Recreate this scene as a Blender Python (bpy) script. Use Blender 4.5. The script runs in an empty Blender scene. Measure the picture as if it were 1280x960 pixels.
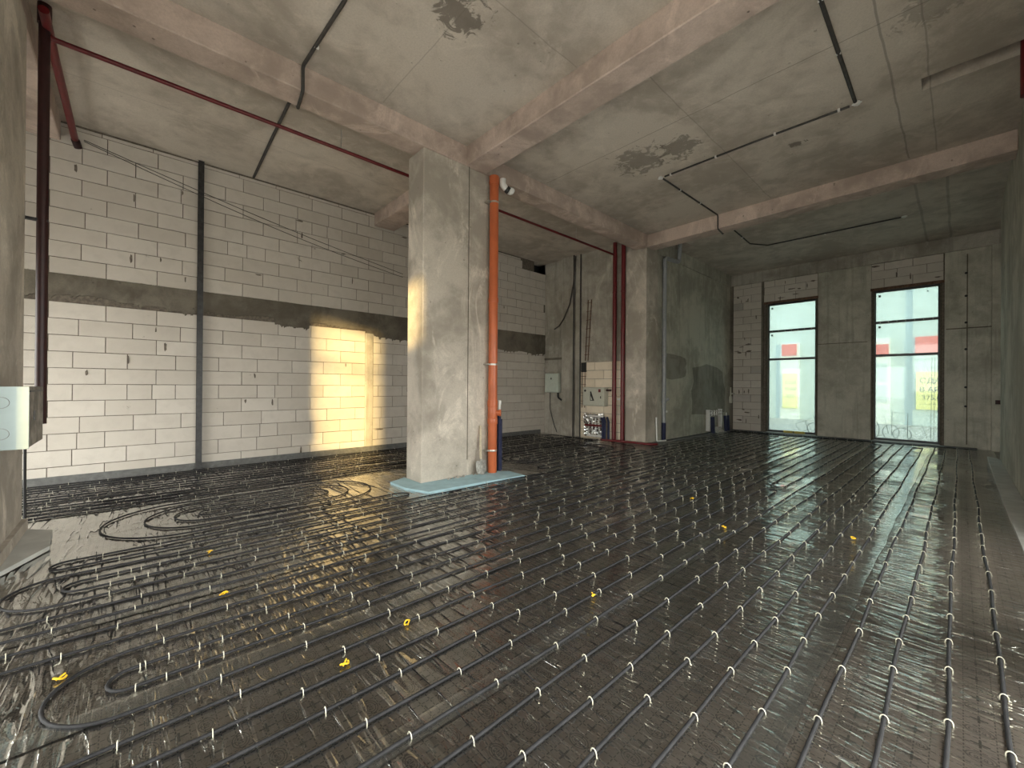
import bpy, bmesh, math, random
import numpy as np
from mathutils import Vector, Matrix

random.seed(7); np.random.seed(7)
SC = bpy.context.scene
COL = SC.collection

# ------------------------------------------------------------------ camera
FPX, HCAM = 514.95, 1.57
YAW, PIT, ROL = 0.827424, 0.002534, 0.0074452
_F = Vector((math.cos(YAW), math.sin(YAW), 0)); _R = Vector((math.sin(YAW), -math.cos(YAW), 0)); _U = Vector((0, 0, 1))
FW = _F*math.cos(PIT) + _U*math.sin(PIT); UP0 = _U*math.cos(PIT) - _F*math.sin(PIT)
RT = _R*math.cos(ROL) + UP0*math.sin(ROL); UPV = UP0*math.cos(ROL) - _R*math.sin(ROL)
CAMP = Vector((0, 0, HCAM))
cam = bpy.data.cameras.new('camera'); camo = bpy.data.objects.new('camera', cam); COL.objects.link(camo)
cam.sensor_width = 36; cam.lens = FPX/1280*36; cam.clip_start = .05; cam.clip_end = 300
mw = Matrix((RT, UPV, -FW)).transposed().to_4x4(); mw.translation = CAMP; camo.matrix_world = mw
SC.camera = camo
def ray(px, py): return FW + RT*((px-640)/FPX) + UPV*((480-py)/FPX)
def onz(px, py, z=0.0): d = ray(px, py); return CAMP + d*((z-HCAM)/d.z)
def ony(px, py, y): d = ray(px, py); return CAMP + d*(y/d.y)
def onx(px, py, x): d = ray(px, py); return CAMP + d*(x/d.x)
def proj(p):
    v = Vector(p)-CAMP; w = v.dot(FW)
    return (640+FPX*v.dot(RT)/w, 480-FPX*v.dot(UPV)/w, w)

# ------------------------------------------------------------------ world, sun, exposure
SKY = 8.0
w = bpy.data.worlds.new('overcast_sky'); SC.world = w; w.use_nodes = True
bg = w.node_tree.nodes['Background']; bg.inputs[0].default_value = (.985, 1.0, .955, 1); bg.inputs[1].default_value = SKY
AZ, EL = math.radians(51.5), math.radians(7.3)
sl = bpy.data.lights.new('low_sun', 'SUN'); so = bpy.data.objects.new('low_sun', sl); COL.objects.link(so)
sl.energy = 8.5; sl.angle = math.radians(2.2); sl.color = (1.0, .72, .30)
sd = Vector((math.cos(AZ)*math.cos(EL), math.sin(AZ)*math.cos(EL), -math.sin(EL)))
so.rotation_euler = sd.to_track_quat('-Z', 'Y').to_euler(); so.location = (-20, -20, 8)
WEST = -3.0
OPEN_W = [(-.1, 1.95, 1.35, 4.25), (2.35, 5.3, .15, 2.9), (6.2, 9.0, .15, 2.9)]      # openings of the west wall: y0, y1, z0, z1
for (a, b, c, d) in OPEN_W:                                          # sky portals in the unglazed openings
    pl = bpy.data.lights.new('sky_portal', 'AREA'); pl.shape = 'RECTANGLE'; pl.size = b-a; pl.size_y = d-c
    pl.cycles.is_portal = True
    po = bpy.data.objects.new('sky_portal', pl); COL.objects.link(po)
    po.location = (WEST-.15, (a+b)/2, (c+d)/2)
    po.matrix_world = Matrix.Translation((WEST-.15, (a+b)/2, (c+d)/2)) @ Matrix(((0, 0, -1), (1, 0, 0), (0, 1, 0))).to_4x4()
OPEN_S = [(-2.75, -1.75, 3.3, 4.3), (-.8, 3.4, .2, 3.1), (4.4, 6.8, .6, 2.9)]              # unseen openings added to the south wall to let light in: x0, x1, z0, z1
for (a, b, c, d) in OPEN_S[1:]:
    pl = bpy.data.lights.new('sky_portal', 'AREA'); pl.shape = 'RECTANGLE'; pl.size = b-a; pl.size_y = d-c; pl.cycles.is_portal = True
    po = bpy.data.objects.new('sky_portal', pl); COL.objects.link(po)
    po.matrix_world = Matrix.Translation(((a+b)/2, -.75, (c+d)/2)) @ Matrix(((1, 0, 0), (0, 0, -1), (0, 1, 0))).to_4x4()
SC.view_settings.view_transform = 'Standard'; SC.view_settings.look = 'None'
SC.view_settings.gamma = 1; SC.view_settings.use_curve_mapping = False
SC.view_settings.exposure = 0.42

# ------------------------------------------------------------------ node helper
class NT:
    def __init__(s, name):
        s.m = bpy.data.materials.new(name); s.m.use_nodes = True; s.t = s.m.node_tree; s.t.nodes.clear()
        s.out = s.t.nodes.new('ShaderNodeOutputMaterial')
    def n(s, typ, ins=None, **kw):
        nd = s.t.nodes.new('ShaderNode'+typ)
        for k, v in kw.items(): setattr(nd, k, v)
        for k, v in (ins or {}).items(): s.set(nd.inputs[k], v)
        return nd
    def set(s, sock, v):
        if isinstance(v, bpy.types.Node): v = v.outputs[0]
        if isinstance(v, bpy.types.NodeSocket): s.t.links.new(v, sock)
        elif isinstance(v, (tuple, list)) and len(v) == 3 and sock.type == 'RGBA': sock.default_value = (*v, 1)
        else: sock.default_value = v
    def mth(s, op, a, b=0.0, c=0.0, clamp=False):
        nd = s.t.nodes.new('ShaderNodeMath'); nd.operation = op; nd.use_clamp = clamp
        s.set(nd.inputs[0], a); s.set(nd.inputs[1], b); s.set(nd.inputs[2], c); return nd.outputs[0]
    def mix(s, f, a, b, bt='MIX'):
        nd = s.t.nodes.new('ShaderNodeMix'); nd.data_type = 'RGBA'; nd.blend_type = bt
        s.set(nd.inputs[0], f); s.set(nd.inputs[6], a); s.set(nd.inputs[7], b); return nd.outputs[2]
    def ramp(s, v, p0, p1, a=0.0, b=1.0):
        nd = s.t.nodes.new('ShaderNodeMapRange'); nd.interpolation_type = 'SMOOTHSTEP'
        s.set(nd.inputs[0], v); s.set(nd.inputs[1], p0); s.set(nd.inputs[2], p1); s.set(nd.inputs[3], a); s.set(nd.inputs[4], b); return nd.outputs[0]
    def pos(s): return s.n('NewGeometry').outputs['Position']
    def map(s, v, scale=(1, 1, 1), rot=(0, 0, 0), loc=(0, 0, 0)):
        return s.n('Mapping', {0: v, 1: loc, 2: rot, 3: scale}).outputs[0]
    def noise(s, v, scale, detail=4, rough=.55, dist=0.0):
        return s.n('TexNoise', {'Vector': v, 'Scale': scale, 'Detail': detail, 'Roughness': rough, 'Distortion': dist}).outputs[0]
    def principled(s, color, rough=.6, metal=0.0, normal=None, **kw):
        b = s.n('BsdfPrincipled', {'Base Color': color, 'Roughness': rough, 'Metallic': metal})
        for k, v in kw.items(): s.set(b.inputs[k], v)
        if normal is not None: s.set(b.inputs['Normal'], normal)
        s.t.links.new(b.outputs[0], s.out.inputs[0]); return b
    def bump(s, h, dist=.01, strength=1.0):
        return s.n('Bump', {'Strength': strength, 'Distance': dist, 'Height': h}).outputs[0]

def simple(name, col, rough=.5, metal=0.0, var=.12, scale=14, bump=.0):
    t = NT(name); p = t.pos(); nz = t.noise(p, scale, 5)
    c = t.mix(t.ramp(nz, .3, .75), tuple(x*(1-var) for x in col), tuple(min(1, x*(1+var)) for x in col))
    t.principled(c, rough, metal, t.bump(nz, .004) if bump else None)
    return t.m

def concrete(name, c0, c1, stain=(.10, .085, .07), stain_amt=.5, pit=.5, streak=False, rough=.85, smear=.25, spots=(), lines=()):
    t = NT(name); p = t.pos()
    big = t.noise(p, .55, 5, .6, .6); mid = t.noise(p, 3.2, 6, .65, .3); fine = t.noise(p, 45, 4, .6)
    f = t.mth('ADD', t.mth('MULTIPLY', big, .65), t.mth('MULTIPLY', mid, .35))
    c = t.mix(t.ramp(f, .40, .60), tuple(x*.93 for x in c0), tuple(x*1.05 for x in c1))
    pale = t.noise(t.map(p, (1, 1, .55)), 1.3, 7, .7, 1.2)
    c = t.mix(t.mth('MULTIPLY', t.ramp(pale, .53, .66), smear*1.3), c, tuple(min(1, x*1.45+.03) for x in c1))
    if streak:
        st = t.noise(t.map(p, (5, 5, .35)), 1.6, 5, .6, .2)
        c = t.mix(t.mth('MULTIPLY', t.ramp(st, .5, .72), .5), c, tuple(x*.6 for x in c0))
    dk = t.noise(p, 1.1, 8, .72, .8)
    c = t.mix(t.mth('MULTIPLY', t.ramp(dk, .60, .72), stain_amt), c, stain)
    c = t.mix(t.mth('MULTIPLY', t.ramp(fine, .35, .7), .25), c, tuple(x*.8 for x in c0))
    vor = t.n('TexVoronoi', {'Vector': p, 'Scale': 6.5, 'Randomness': 1.0}, feature='F1').outputs['Distance']
    pits = t.mth('MULTIPLY', t.ramp(vor, .10, .06), t.ramp(t.noise(p, 2.3, 2), .52, .60))
    c = t.mix(t.mth('MULTIPLY', pits, pit), c, tuple(x*.4 for x in c0))
    sx = t.n('SeparateXYZ', {0: p})
    X, Y, Z = sx.outputs
    for (cx, cy, rx, ry, col, amt) in spots:                          # wet marks with a ragged outline on the slab
        ux = t.mth('DIVIDE', t.mth('SUBTRACT', X, cx), rx); uy = t.mth('DIVIDE', t.mth('SUBTRACT', Y, cy), ry)
        d = t.mth('SQRT', t.mth('ADD', t.mth('MULTIPLY', ux, ux), t.mth('MULTIPLY', uy, uy)))
        rag = t.noise(p, 5.5, 6, .65, 1.0)
        d = t.mth('ADD', d, t.mth('MULTIPLY', t.mth('SUBTRACT', rag, .5), 3.6))
        c = t.mix(t.mth('MULTIPLY', t.ramp(d, .85, .55), amt), c, col)
    for (ax, pos_, lo, hi, wd, amt) in lines:                         # fine board joints of the formwork
        A, B = (X, Y) if ax == 'x' else (Y, X)
        wob = t.mth('MULTIPLY', t.mth('SUBTRACT', t.noise(p, 1.5, 2), .5), .05)
        k = t.ramp(t.mth('ABSOLUTE', t.mth('SUBTRACT', t.mth('ADD', A, wob), pos_)), wd, wd*.4)
        k = t.mth('MULTIPLY', k, t.mth('MULTIPLY', t.mth('GREATER_THAN', B, lo), t.mth('LESS_THAN', B, hi)))
        c = t.mix(t.mth('MULTIPLY', k, amt), c, tuple(x*.35 for x in c0))
    h = t.mth('ADD', t.mth('MULTIPLY', mid, .8), t.mth('ADD', t.mth('MULTIPLY', fine, .25), t.mth('MULTIPLY', pits, -1.2)))
    t.principled(c, rough, 0, t.bump(h, .012, .7))
    return t.m

# ------------------------------------------------------------------ mesh helpers
def link(name, me, mat, parent=None, smooth=False):
    o = bpy.data.objects.new(name, me); COL.objects.link(o)
    if mat is not None:
        me.materials.clear(); me.materials.append(mat)
    if smooth: me.polygons.foreach_set('use_smooth', [True]*len(me.polygons))
    if parent is not None: o.parent = parent
    return o
class MB:
    def __init__(s): s.v = []; s.f = []
    def add(s, vs, fs):
        b = len(s.v); s.v += [tuple(x) for x in vs]; s.f += [tuple(i+b for i in q) for q in fs]; return s
    def box(s, x0, x1, y0, y1, z0, z1):
        return s.add([(x0, y0, z0), (x1, y0, z0), (x1, y1, z0), (x0, y1, z0), (x0, y0, z1), (x1, y0, z1), (x1, y1, z1), (x0, y1, z1)],
                     [(0, 3, 2, 1), (4, 5, 6, 7), (0, 1, 5, 4), (1, 2, 6, 5), (2, 3, 7, 6), (3, 0, 4, 7)])
    def tube(s, pts, r, seg=8, closed=False, caps=True):
        pts = [Vector(p) for p in pts]; n = len(pts); b = len(s.v); rr = r if isinstance(r, (list, tuple)) else [r]*n
        up = None
        for i, p in enumerate(pts):
            if closed: t = pts[(i+1) % n]-pts[i-1]
            else: t = pts[min(i+1, n-1)]-pts[max(i-1, 0)]
            t.normalize()
            if up is None:
                up = Vector((0, 0, 1)) if abs(t.z) < .9 else Vector((1, 0, 0))
            up = (up - t*up.dot(t)); up.normalize(); sd_ = t.cross(up)
            for k in range(seg):
                a = 2*math.pi*k/seg; q = p + (up*math.cos(a)+sd_*math.sin(a))*rr[i]; s.v.append(tuple(q))
        for i in range(n if closed else n-1):
            j = (i+1) % n
            for k in range(seg):
                k2 = (k+1) % seg; s.f.append((b+i*seg+k, b+i*seg+k2, b+j*seg+k2, b+j*seg+k))
        if caps and not closed:
            s.f.append(tuple(b+k for k in range(seg))[::-1]); s.f.append(tuple(b+(n-1)*seg+k for k in range(seg)))
        return s
    def cyl(s, a, b, r, seg=16): return s.tube([a, b], r, seg)
    def mesh(s, name='m'):
        me = bpy.data.meshes.new(name); me.from_pydata(s.v, [], s.f); me.update()
        bm = bmesh.new(); bm.from_mesh(me); bmesh.ops.recalc_face_normals(bm, faces=bm.faces); bm.to_mesh(me); bm.free()
        return me
    def build(s, name, mat, parent=None, smooth=False, bevel=0, kind=None):
        me = s.mesh(name)
        if bevel:
            bm = bmesh.new(); bm.from_mesh(me)
            bmesh.ops.bevel(bm, geom=list(bm.edges), offset=bevel, segments=1, affect='EDGES', clamp_overlap=True)
            bm.to_mesh(me); bm.free()
        o = link(name, me, mat, parent, smooth)
        if smooth:
            me.set_sharp_from_angle(angle=math.radians(50)) if hasattr(me, 'set_sharp_from_angle') else None
        if kind: o['kind'] = kind
        return o
def tag(o, label, cat, group=None):
    o['label'] = label; o['category'] = cat
    if group: o['group'] = group
    return o
def struct(o, label=None):
    o['kind'] = 'structure'
    if label: o['label'] = label
    return o
def empty(name, loc, label, cat, group=None):
    o = bpy.data.objects.new(name, None); COL.objects.link(o); o.location = loc; o.empty_display_size = .1
    return tag(o, label, cat, group)
def BX(name, b, mat, parent=None, bevel=0):
    """box part; b in world coords, made local when the parent sits away from the origin"""
    m = MB().box(*b)
    return rel(m, name, mat, parent, bevel=bevel)
def rel(m, name, mat, parent=None, **kw):
    if parent is not None:
        l = parent.location.copy(); q = parent.parent
        while q is not None: l = l + q.location; q = q.parent
        m.v = [(x-l.x, y-l.y, z-l.z) for x, y, z in m.v]
    return m.build(name, mat, parent, **kw)
def fillet(pts, r, n=6):
    """polyline with rounded corners"""
    pts = [Vector(p) for p in pts]; out = [pts[0]]
    for i in range(1, len(pts)-1):
        a, b, c = pts[i-1], pts[i], pts[i+1]; u = (a-b).normalized(); v = (c-b).normalized()
        ang = u.angle(v, math.pi)
        if ang > math.pi-.02: out.append(b); continue
        d = min(r/math.tan(ang/2), (a-b).length*.49, (c-b).length*.49); rr = d*math.tan(ang/2)
        bis = (u+v).normalized(); cen = b + bis*(rr/math.sin(ang/2)); s0 = b+u*d-cen; s1 = b+v*d-cen
        for k in range(n+1):
            q = s0.lerp(s1, k/n); q.normalize(); out.append(cen+q*rr)
    out.append(pts[-1]); return out
def panel_holes(lo_u, hi_u, lo_v, hi_v, holes, to3, d0, d1):
    """slab over (u,v) with rectangular holes through it; to3(u,v,d)"""
    us = sorted({lo_u, hi_u, *[h[0] for h in holes], *[h[1] for h in holes]}); vs = sorted({lo_v, hi_v, *[h[2] for h in holes], *[h[3] for h in holes]})
    us = [u for u in us if lo_u <= u <= hi_u]; vs = [v for v in vs if lo_v <= v <= hi_v]
    m = MB(); solid = {}
    for i in range(len(us)-1):
        for j in range(len(vs)-1):
            cu, cv = (us[i]+us[i+1])/2, (vs[j]+vs[j+1])/2
            solid[i, j] = not any(h[0] < cu < h[1] and h[2] < cv < h[3] for h in holes)
    def quad(*p): m.add(p, [(0, 1, 2, 3)])
    for (i, j), s in solid.items():
        if not s: continue
        a, b, c, d = us[i], us[i+1], vs[j], vs[j+1]
        quad(to3(a, c, d0), to3(b, c, d0), to3(b, d, d0), to3(a, d, d0)); quad(to3(a, c, d1), to3(a, d, d1), to3(b, d, d1), to3(b, c, d1))
        if not solid.get((i-1, j)): quad(to3(a, c, d0), to3(a, d, d0), to3(a, d, d1), to3(a, c, d1))
        if not solid.get((i+1, j)): quad(to3(b, c, d0), to3(b, c, d1), to3(b, d, d1), to3(b, d, d0))
        if not solid.get((i, j-1)): quad(to3(a, c, d0), to3(a, c, d1), to3(b, c, d1), to3(b, c, d0))
        if not solid.get((i, j+1)): quad(to3(a, d, d0), to3(b, d, d0), to3(b, d, d1), to3(a, d, d1))
    return m
def text_mesh(txt, size, align='LEFT'):
    cu = bpy.data.curves.new('t', 'FONT'); cu.body = txt; cu.size = size; cu.align_x = align; cu.resolution_u = 3
    o = bpy.data.objects.new('t', cu); COL.objects.link(o)
    bpy.context.view_layer.update()
    me = bpy.data.meshes.new_from_object(o.evaluated_get(bpy.context.evaluated_depsgraph_get()))
    bpy.data.objects.remove(o); return me

# ------------------------------------------------------------------ materials
s0 = onz(800, 200, 5.6); s1 = onz(848, 186, 5.6); s2 = onz(575, 18, 5.6); s3 = onz(995, 180, 5.6); s4 = onz(905, 165, 5.6); s5 = onz(1160, 10, 5.6)
WET = (.14, .118, .095)
M_CEIL = concrete('ceiling_concrete', (.42, .365, .305), (.56, .50, .43), stain_amt=.22, pit=.25, smear=.18,
                  spots=[(s0.x, s0.y, .50, .50, WET, .6), (s1.x, s1.y, .36, .40, WET, .65), (s2.x, s2.y, .35, .30, WET, .8), (s3.x, s3.y, .10, .14, WET, .8), (s5.x, s5.y, .3, .3, WET, .4)],
                  lines=[('x', 6.05, -.6, 5.6, .010, .55), ('y', 2.75, 4.6, 10, .012, .35), ('y', .62, 4.6, 10, .016, .5), ('y', .28, 4.6, 10, .012, .4), ('x', 2.6, -.6, 5.6, .01, .3),
                         ('y', 3.3, -1, 4.1, .010, .35), ('x', 8.7, -.6, 5.6, .010, .25), ('y', .62, 10.6, 16, .03, .4), ('y', .18, 10.6, 16, .03, .4), ('x', 13.3, -.6, 5.6, .012, .4),
                         ('y', 7.9, -1, 10, .012, .25)])
M_BEAM = concrete('beam_concrete', (.40, .315, .265), (.56, .45, .385), stain_amt=.30, pit=.8, smear=.3)
M_COLUMN = concrete('column_concrete', (.36, .32, .268), (.54, .49, .42), stain_amt=.22, pit=.5, smear=.5)
M_WALLC = concrete('wall_concrete', (.30, .275, .23), (.44, .41, .355), stain_amt=.35, pit=.4, streak=True, smear=.3)
M_DARKW = concrete('damp_wall_concrete', (.36, .34, .28), (.52, .50, .42), stain_amt=.5, stain=(.18, .165, .135), pit=.4, streak=True, smear=.2)
M_BAND = concrete('band_concrete', (.105, .090, .068), (.18, .158, .125), stain_amt=.35, stain=(.06, .05, .04), pit=.4, smear=.2)
M_DAMP = concrete('wet_plaster', (.20, .185, .15), (.30, .285, .24), stain_amt=.4, stain=(.12, .11, .09), pit=.3, streak=True, smear=.15)
M_SHELL = concrete('shell_concrete', (.40, .37, .33), (.55, .51, .46), stain_amt=.2, pit=.3)

def block_mat(name, base, lo):
    t = NT(name); p = t.pos()
    rnd = t.n('ObjectInfo').outputs['Random']
    c = t.mix(rnd, lo, base)
    nz = t.noise(p, 5, 6, .6, .4); c = t.mix(t.mth('MULTIPLY', t.ramp(nz, .42, .7), .35), c, tuple(x*.86 for x in lo))
    dirt = t.noise(p, 2.3, 8, .74, .9)
    c = t.mix(t.mth('MULTIPLY', t.ramp(dirt, .655, .70), .8), c, (.17, .145, .115))
    fine = t.noise(p, 90, 3)
    t.principled(c, .9, 0, t.bump(t.mth('ADD', fine, t.mth('MULTIPLY', nz, 2)), .004, .8)); return t.m
M_BLOCK = block_mat('aerated_block', (.60, .555, .495), (.52, .475, .415))
M_BLOCKG = block_mat('grey_block', (.50, .46, .42), (.40, .37, .33))
M_NICHE = block_mat('niche_block', (.84, .74, .60), (.74, .64, .50))
M_MORTAR = simple('mortar', (.15, .125, .10), .95, var=.3, scale=20)

def mat_print():
    t = NT('printed_insulation_mat'); p = t.pos(); sx = t.n('SeparateXYZ', {0: p}); X, Y = sx.outputs[0], sx.outputs[1]
    nz = t.noise(p, 1.2, 5); nf = t.noise(p, 30, 3)
    base = t.mix(t.ramp(nz, .3, .7), (.265, .215, .182), (.34, .282, .242))
    INK = (.014, .010, .009)
    def saw(v, per, off):                                             # signed distance to the nearest multiple
        return t.mth('SUBTRACT', t.mth('MODULO', t.mth('ADD', v, 100*per+per/2-off), per), per/2)
    ax = t.mth('ABSOLUTE', saw(X, .05, .0)); ay = t.mth('ABSOLUTE', saw(Y, .05, .035))
    dx = t.mth('GREATER_THAN', t.mth('ABSOLUTE', saw(X, .025, .0)), .0045); dy = t.mth('GREATER_THAN', t.mth('ABSOLUTE', saw(Y, .025, .035)), .0045)
    l1 = t.mth('MULTIPLY', t.mth('LESS_THAN', ax, .0025), dy); l2 = t.mth('MULTIPLY', t.mth('LESS_THAN', ay, .0025), dx)
    c = t.mix(t.mth('MULTIPLY', t.mth('MAXIMUM', l1, l2), .9), base, INK)
    # bold crosses and oval emblems alternate along every row, rows are staggered
    par = t.mth('GREATER_THAN', t.mth('MODULO', t.mth('ADD', Y, 40.165), .4), .2)
    Xs = t.mth('ADD', X, t.mth('MULTIPLY', par, .1))
    cx = saw(Xs, .2, .16); cy = saw(Y, .2, .135); acx = t.mth('ABSOLUTE', cx); acy = t.mth('ABSOLUTE', cy)
    cr = t.mth('MAXIMUM', t.mth('MULTIPLY', t.mth('LESS_THAN', acx, .0045), t.mth('LESS_THAN', acy, .03)), t.mth('MULTIPLY', t.mth('LESS_THAN', acy, .0045), t.mth('LESS_THAN', acx, .03)))
    c = t.mix(cr, c, INK)
    ox = saw(Xs, .2, .06); oy = cy                                    # oval: long axis along Y
    def ell(rx, ry, u=None, v=None):
        u = ox if u is None else u; v = oy if v is None else v
        a = t.mth('DIVIDE', u, rx); b = t.mth('DIVIDE', v, ry); return t.mth('SQRT', t.mth('ADD', t.mth('MULTIPLY', a, a), t.mth('MULTIPLY', b, b)))
    ring = lambda e, wd: t.mth('LESS_THAN', t.mth('ABSOLUTE', t.mth('SUBTRACT', e, 1)), wd)
    e1 = ring(ell(.032, .045), .06); e2 = ring(ell(.022, .033), .07)
    logo = t.mth('MAXIMUM', e1, e2)
    for sgn in (1, -1):
        v = t.mth('ADD', oy, .014*sgn); logo = t.mth('MAXIMUM', logo, ring(ell(.006, .005, None, v), .3))
        bar = t.mth('MULTIPLY', t.mth('LESS_THAN', t.mth('ABSOLUTE', t.mth('ADD', v, .005)), .0012), t.mth('LESS_THAN', t.mth('ABSOLUTE', t.mth('ADD', ox, .005)), .011))
        logo = t.mth('MAXIMUM', logo, bar)
    sb = t.mth('MULTIPLY', t.mth('LESS_THAN', t.mth('ABSOLUTE', t.mth('ADD', oy, t.mth('MULTIPLY', t.mth('SINE', t.mth('MULTIPLY', ox, 420)), .003))), .0013), t.mth('LESS_THAN', t.mth('ABSOLUTE', ox), .010))
    logo = t.mth('MAXIMUM', logo, sb)
    c = t.mix(t.mth('MULTIPLY', logo, .8), c, INK)
    t.principled(c, .38, 0, t.bump(t.mth('ADD', nf, t.mth('MULTIPLY', nz, 3)), .004, .5)); return t.m
M_MAT = mat_print()

def film(name, haze=.0, rough=.035, amp=1.0):
    t = NT(name); p = t.pos()
    def ridge(rot, sc, freq, dist, powr):
        q = t.map(p, sc, (0, 0, rot)); nn = t.noise(q, freq, 3, .5, dist)
        r = t.mth('SUBTRACT', 1.0, t.mth('ABSOLUTE', t.mth('MULTIPLY', t.mth('SUBTRACT', nn, .5), 4.0)), clamp=True)
        return t.mth('POWER', r, powr)
    m1 = t.ramp(t.noise(p, .9, 2), .36, .62); m2 = t.ramp(t.noise(t.map(p, loc=(9, 4, 0)), 1.3, 2), .40, .62)
    h = t.mth('MULTIPLY', ridge(1.1, (1, .13, 1), 5.0, .25, 9), m1)
    h = t.mth('ADD', h, t.mth('MULTIPLY', ridge(-.55, (1, .13, 1), 5.5, .3, 9), m2))
    h = t.mth('ADD', h, t.mth('MULTIPLY', ridge(.35, (1, .4, 1), 11, .9, 4), t.mth('MULTIPLY', m1, .18)))
    vo = t.n('TexVoronoi', {'Vector': t.map(p, (1, .55, 1), (0, 0, .7)), 'Scale': 7.5}, feature='SMOOTH_F1').outputs['Distance']
    m3 = t.ramp(t.noise(t.map(p, loc=(3, 17, 0)), .7, 2), .38, .60)
    h = t.mth('ADD', h, t.mth('MULTIPLY', ridge(.12, (1, .14, 1), 15, .35, 5), t.mth('MULTIPLY', m3, .38)))
    h = t.mth('ADD', h, t.mth('MULTIPLY', vo, t.mth('MULTIPLY', m2, .10)))
    h = t.mth('ADD', h, t.mth('MULTIPLY', t.noise(t.map(p, (1, .5, 1), (0, 0, 1.0)), 26, 2), .05))
    nrm = t.bump(h, .0105*amp, 1.0)
    fr = t.n('Fresnel', {'IOR': 1.66, 'Normal': nrm}).outputs[0]
    fac = t.mth('DIVIDE', t.mth('MULTIPLY', fr, 3.0), t.mth('ADD', t.mth('MULTIPLY', fr, 2.0), 1.0))
    gl = t.n('BsdfGlossy', {'Color': (.97, .97, .95), 'Roughness': rough, 'Normal': nrm})
    tr = t.n('BsdfTransparent', {'Color': (.93, .93, .92)})
    body = tr
    if haze > 0:
        df = t.n('BsdfDiffuse', {'Color': (.62, .63, .60)}); body = t.n('MixShader', {0: haze, 1: tr, 2: df})
    ms = t.n('MixShader', {0: fac, 1: body, 2: gl}); t.t.links.new(ms.outputs[0], t.out.inputs[0]); return t.m
M_FILM = film('clear_film', .022); M_TAPE = film('sealing_tape', .035, .12, .5)

M_TUBE = simple('grey_pex_pipe', (.021, .0205, .022), .6, var=.25)
M_TUBE.node_tree.nodes['Principled BSDF'].inputs['Specular IOR Level'].default_value = .22
M_CLIP = simple('white_staple', (.60, .565, .45), .45, var=.08)
M_YCLIP = simple('yellow_plastic', (.85, .52, .03), .4, var=.1)
M_STEEL = simple('dark_steel', (.035, .034, .034), .45, .3, var=.4)
M_RED = simple('red_enamel', (.125, .007, .010), .38, var=.15)
M_REDSHADE = simple('shaded_red_enamel', (.030, .006, .006), .5, var=.2)  # red darkened in its colour for the backlit riser; small fittings share it
M_ORANGE = simple('orange_pvc', (.50, .125, .045), .35, var=.08, scale=4)
M_NAVY = simple('navy_foam', (.014, .018, .06), .7, var=.25)
M_WHITE = simple('white_plastic', (.74, .73, .70), .4, var=.05)
M_GREYP = simple('grey_pvc', (.29, .30, .31), .4, var=.08)
M_XPS = simple('light_blue_foam_board', (.36, .54, .60), .7, var=.1, scale=6)
M_FOAM = simple('pale_grey_foam', (.50, .50, .47), .8, var=.12, scale=5)
M_STRIP = simple('grey_edge_foam', (.13, .13, .125), .8, var=.2)
M_GALV = simple('galvanised_sheet', (.36, .43, .43), .42, .35, var=.08, scale=4)
M_GALVD = simple('dirty_galvanised_sheet', (.22, .20, .175), .6, .3, var=.5, scale=9)
M_CAB = simple('cabinet_paint', (.52, .52, .44), .5, var=.05)
M_CABB = simple('pale_green_paint', (.50, .55, .48), .5, var=.05)
M_FOIL = simple('silver_foil', (.72, .72, .72), .18, 1.0, var=.3, scale=40, bump=1)
M_BLACK = simple('black_rubber_and_hole_shade', (.012, .012, .012), .5, var=.2)  # real rubber, also painted shade inside recess, block gap and tie holes
M_FRAME = simple('black_frame_paint', (.010, .011, .012), .4, var=.3)
M_BRACK = simple('zinc_clamp', (.55, .54, .50), .35, .8)
M_WOOD = simple('pale_wood', (.55, .47, .34), .6, var=.15, scale=20)
M_SHOVEL = simple('worn_blade', (.34, .33, .30), .6, .3, var=.3, scale=25)
M_RUST = simple('rusty_steel', (.14, .075, .045), .7, .2, var=.4, scale=18)
M_CORR = simple('dark_conduit', (.05, .046, .042), .6, var=.3)
M_BROWNF = simple('frame_foam', (.095, .078, .052), .8, var=.4, scale=22)
M_RUBBLE = simple('rubble', (.36, .33, .29), .9, var=.3)
M_YFOAM = simple('yellow_foam', (.60, .48, .12), .8, var=.15)

# ------------------------------------------------------------------ the setting
ZC, ZB = 5.6, 5.28
YW, XW, YC, XN, YS = 9.39, 16.1, 5.69, 10.12, -.6
floor = struct(MB().box(WEST-.3, XW+.3, YS-.6, YW+.3, -.25, -.03).build('floor', M_SHELL), 'bare concrete slab under the insulation mats')
hA = onz(1153, 98, ZC); hB = onz(1153, 113, ZC)
ceil_holes = [(7.53, 7.84, YS-.4, .36), (10.5, 11.75, 5.22, 5.69)]
ceil = struct(panel_holes(WEST-.3, XW+.3, YS-.6, YW+.3, ceil_holes, lambda u, v, d: (u, v, d), ZC, ZC+.3).build('ceiling', M_CEIL), 'raw cast concrete ceiling slab with stains')
MB().box(7.4, 8.0, YS-.4, .5, ZC+.3, ZC+.34).build('slot_cover', M_DARKW, ceil); MB().box(10.4, 11.9, 5.1, 5.8, ZC+.3, ZC+.34).build('slot_cover', M_DARKW, ceil)
def beam(n, x0, x1, y0, y1, z0, lab):
    b = MB().box(x0, x1, y0, y1, z0, ZC+.02).build('trim_%d' % n, M_BEAM, bevel=.012); return struct(b, lab)
beam(1, WEST, XN, 5.655, 6.02, ZB, 'long cast concrete beam carried by the columns')
beam(2, 4.12, 4.55, YS, 5.655, ZB, 'cast concrete beam with a pinkish side meeting the free column')
beam(3, 4.17, 4.68, 6.02, YW, ZB+.03, 'cast concrete beam ending on the block wall behind the free column')
beam(4, 10.07, 10.48, YS, 5.69, ZB, 'cast concrete beam between free bay and window bay')
beam(5, -1.30, -.85, 6.02, YW, ZB, 'cast concrete beam beside the red riser')
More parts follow.
